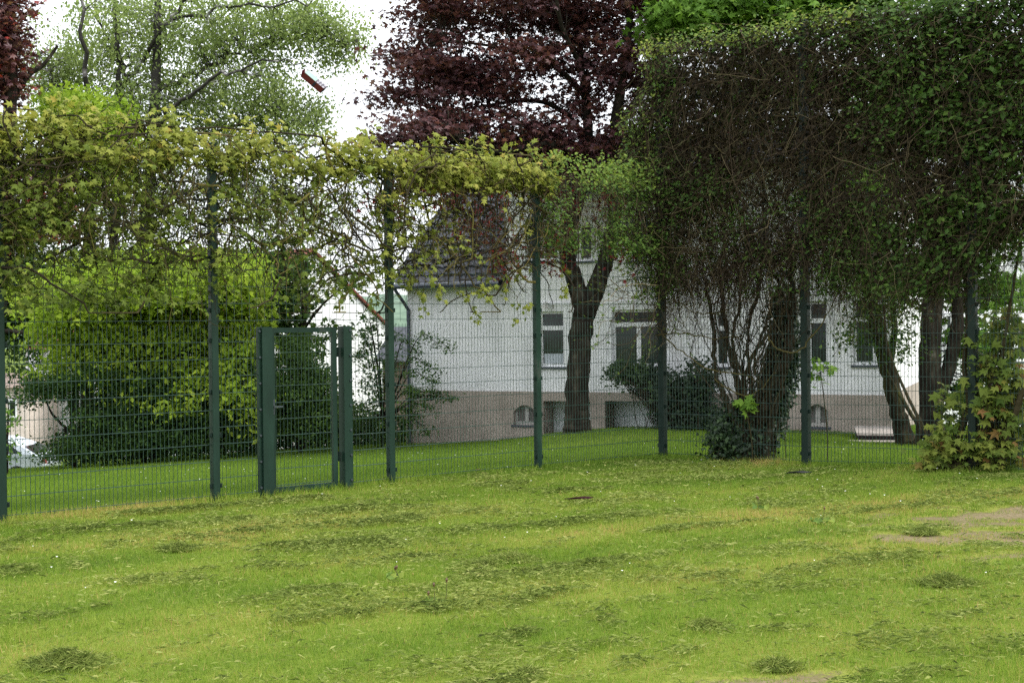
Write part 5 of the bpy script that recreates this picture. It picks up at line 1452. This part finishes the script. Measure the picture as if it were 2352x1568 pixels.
# leaning mossy trunk left of it
YL = 24.0
base = at(2082, 1022, YL); base[2] = float(gz(base[0], base[1]))
runs = [px_run([(2088, 1036, .22), (2078, 1000, .175), (2060, 930, .15), (2040, 850, .145), (2018, 770, .135), (2000, 690, .12), (1990, 600, .10), (1985, 480, .07)], YL, 0.012),
        px_run([(2040, 850, .07), (2055, 760, .06), (2050, 660, .05), (2070, 560, .04)], YL, 0.012),
        px_run([(2095, 1030, .05, -.2), (2110, 985, .045, -.3), (2080, 930, .035, -.3), (2040, 860, .03, -.3), (2010, 780, .02, -.4)], YL, .01)]
C = clumps_in([(2000, 620, 80, 90, .9, -.4, 60), (2030, 720, 60, 70, .7, -.5, 44), (1970, 760, 40, 60, .5, -.5, 18), (2060, 800, 40, 50, .5, -.4, 16), (2090, 650, 60, 70, .7, -.4, 30), (1940, 640, 50, 70, .6, -.5, 24)], YL)
make_tree('leaning_tree', 'leaning mossy trunk with small dark leaves beside the stone step', 'tree', base, runs, C, 26, 0.28, 0.8, 0.075, T_OVAL, M_rvine, M_bark_moss, spread=0.8, droop=1.0, twig=0.007, sides=10)

# ================================================================== SMALL THINGS
# carton tumbling in the air
Yc = 13.5
c0, c1 = at(699, 169, Yc), at(743, 206, Yc)
ex = norm(c1 - c0); ln = np.linalg.norm(c1 - c0)
toc = norm(np.array([0, 0, EYE]) - c0)
ey = norm(np.cross(ex, toc)); ez = np.cross(ex, ey)
pr = ey if ey[2] > 0 else -ey
ey = norm(pr * 0.80 + toc * 0.60)
cc = (c0 + c1) / 2
cart = thing('flying_carton', cc, 'small open red, mint and white carton tumbling through the air', 'carton')
fc = (cc, ex, ey, np.cross(ex, ey))
h_, th = ln / 2, 0.036
M_cred, M_cmint, M_cwhite, M_cdark = flat('carton_red', (0.10, 0.012, 0.018)), flat('carton_mint', (0.20, 0.30, 0.27)), flat('carton_white', (0.24, 0.23, 0.26)), flat('carton_dark', (0.02, 0.014, 0.03))
mb = MB()
mb.box(fc, (-h_, -th, -th), (h_, th, th)); mb.build('tray', M_cred, cart)
mb = MB(); mb.box(fc, (-h_ * 0.96, th * 1.002, -th * .94), (h_ * 0.12, th * 1.1, th * .94)); mb.build('mint_panel', M_cmint, cart)
mb = MB(); mb.box(fc, (h_ * 0.14, th * 1.002, -th * .94), (h_ * 0.97, th * 1.05, th * .94)); mb.build('white_panel', M_cwhite, cart)
mb = MB()
for k in range(3):
    a = h_ * (0.16 + 0.26 * k)
    mb.box(fc, (a, th * 1.052, -th * .9), (a + 0.010, th * 1.09, th * .9)); mb.box(fc, (a + 0.01, th * 1.052, -th * 0.1 * k), (a + 0.04, th * 1.085, th * .15))
mb.box(fc, (h_ * 0.10, -th * 1.02, -th * 1.03), (h_ * 0.30, th * 0.9, th * 1.03)); mb.box(fc, (h_ * 1.001, -th, -th), (h_ * 1.05, th * 1.1, th))
mb.build('dark_print', M_cdark, cart)
mb = MB(); mb.add(np.array([fc[0] + fc[1] * (-h_) + fc[2] * a + fc[3] * b for a, b in ((-th, -th), (-th, th))] + [fc[0] + fc[1] * (-h_ - 0.03) + fc[2] * (a) + fc[3] * b for a, b in ((th, th), (th, -th))]), [[0, 1, 2, 3]])
mb.build('flap', M_cred, cart)


def scrap(px, py, pts, label, mat, cat, name, th=0.006, z=0.045):
    c = ground_at(px, py, 0); c[2] = float(gz(c[0], c[1])) + z
    p = np.array(pts, float)
    n = len(p)
    v = np.concatenate([np.stack([p[:, 0], p[:, 1], p[:, 2]], -1), np.stack([p[:, 0], p[:, 1], p[:, 2] + th], -1)]) + c
    mb = MB(); mb.add(v, [list(range(n))[::-1], list(range(n, 2 * n))]); mb.add(v, [[i, (i + 1) % n, n + (i + 1) % n, n + i] for i in range(n)])
    tag(mb.build(name, mat), label, cat)


scrap(1097, 1086, [(-.035, -.02, 0), (0, -.03, .01), (.045, -.01, .005), (.03, .02, .02), (-.02, .02, .015)], 'small crimson scrap lying on the grass behind the mesh', flat('crimson_paper', (0.22, 0.010, 0.025)), 'litter', 'red_scrap', z=0.02)
scrap(1330, 1153, [(-.17, -.03, 0), (-.05, -.04, .015), (.10, -.035, .0), (.17, 0, .012), (.06, .035, .02), (-.12, .03, .0)], 'flat dark red strip of litter lying on the lawn', flat('maroon_card', (0.028, 0.011, 0.013), rough=0.9, spec=0.05), 'litter', 'card_scrap')
scrap(1832, 1097, [(-.16, -.02, 0), (-.04, -.03, .02), (.07, -.02, .0), (.19, 0, .008), (.08, .03, .02), (-.10, .02, .01)], 'black scrap lying on the grass before the tall fence', flat('black_scrap_film', (0.012, 0.012, 0.014), rough=0.3), 'litter', 'black_scrap')


def stalks(px, py, hs, label):
    c = ground_at(px, py, 0); c[2] = float(gz(c[0], c[1]))
    root = thing('dandelion', c, label, 'weed')
    for h in hs:
        mb = MB(); hb_ = MB()
        o = np.array([rng.normal() * 0.035, rng.normal() * 0.03, 0]); tip = o + np.array([rng.normal() * 0.02, 0, h])
        q = polyline([(*(c + o), .004), (*(c + (o + tip) / 2 + [0.01, 0, 0]), .0035), (*(c + tip), .003)], 4)
        mb.tubes(q[:, :3], q[None, :, 3], sides=4)
        hb_.tubes(np.array([c + tip, c + tip + [0, 0, .02], c + tip + [0, 0, .032]]), np.array([[.006, .010, .004]]), sides=6)
        sk = mb.build('stalk', flat('weed_stalk', (0.07, 0.075, 0.02)), root); hb_.build('seed_head', flat('weed_head', (0.10, 0.06, 0.025)), sk)
    n = 15; lb = MB()
    C = c + rng.normal(size=(n, 3)) * np.array([0.055, 0.045, 0.0]) + np.array([0, 0, 0.045])
    leaves(lb, C, 0.065 + 0.03 * rng.random(n), 0.4 + 0.6 * rng.random(n), T_OVAL, bias=(0, -0.4, 0.8), spread=0.5, droop=-1.0)
    lb.build('leaves', M_gvine, root)
stalks(992, 1405, [.16, .19, .10], 'dark stalked dandelion clump in the middle foreground of the lawn')
stalks(905, 1340, [.10, .09], 'low broken dandelion stalks between two rows of cut grass')
stalks(1752, 1172, [.12, .14], 'two stalked weed standing in the pale band of grass')
stalks(1887, 1205, [.15], 'single upright weed stalk beside the pale band of lawn')

# daisies, too many to count
x, y = frustum(260, 10, 28, 1.2)
k = (bare(x, y) < 0.2); x, y = x[k], y[k]
mb = MB()
an = np.arange(8) * math.pi / 4
v = np.stack([x, y, gz(x, y) + 0.06], -1)[:, None] + 0.009 * np.stack([np.cos(an), np.sin(an), 0.3 * np.cos(2 * an)], -1)[None] * (0.7 + 0.6 * rng.random((len(x), 1, 1)))
mb.add(v.reshape(-1, 3), np.arange(len(x) * 8).reshape(-1, 8))
tag(mb.build('daisies', flat('daisy_white', (0.75, 0.75, 0.70))), 'tiny white daisies scattered through the grass', 'flowers', kind='stuff')
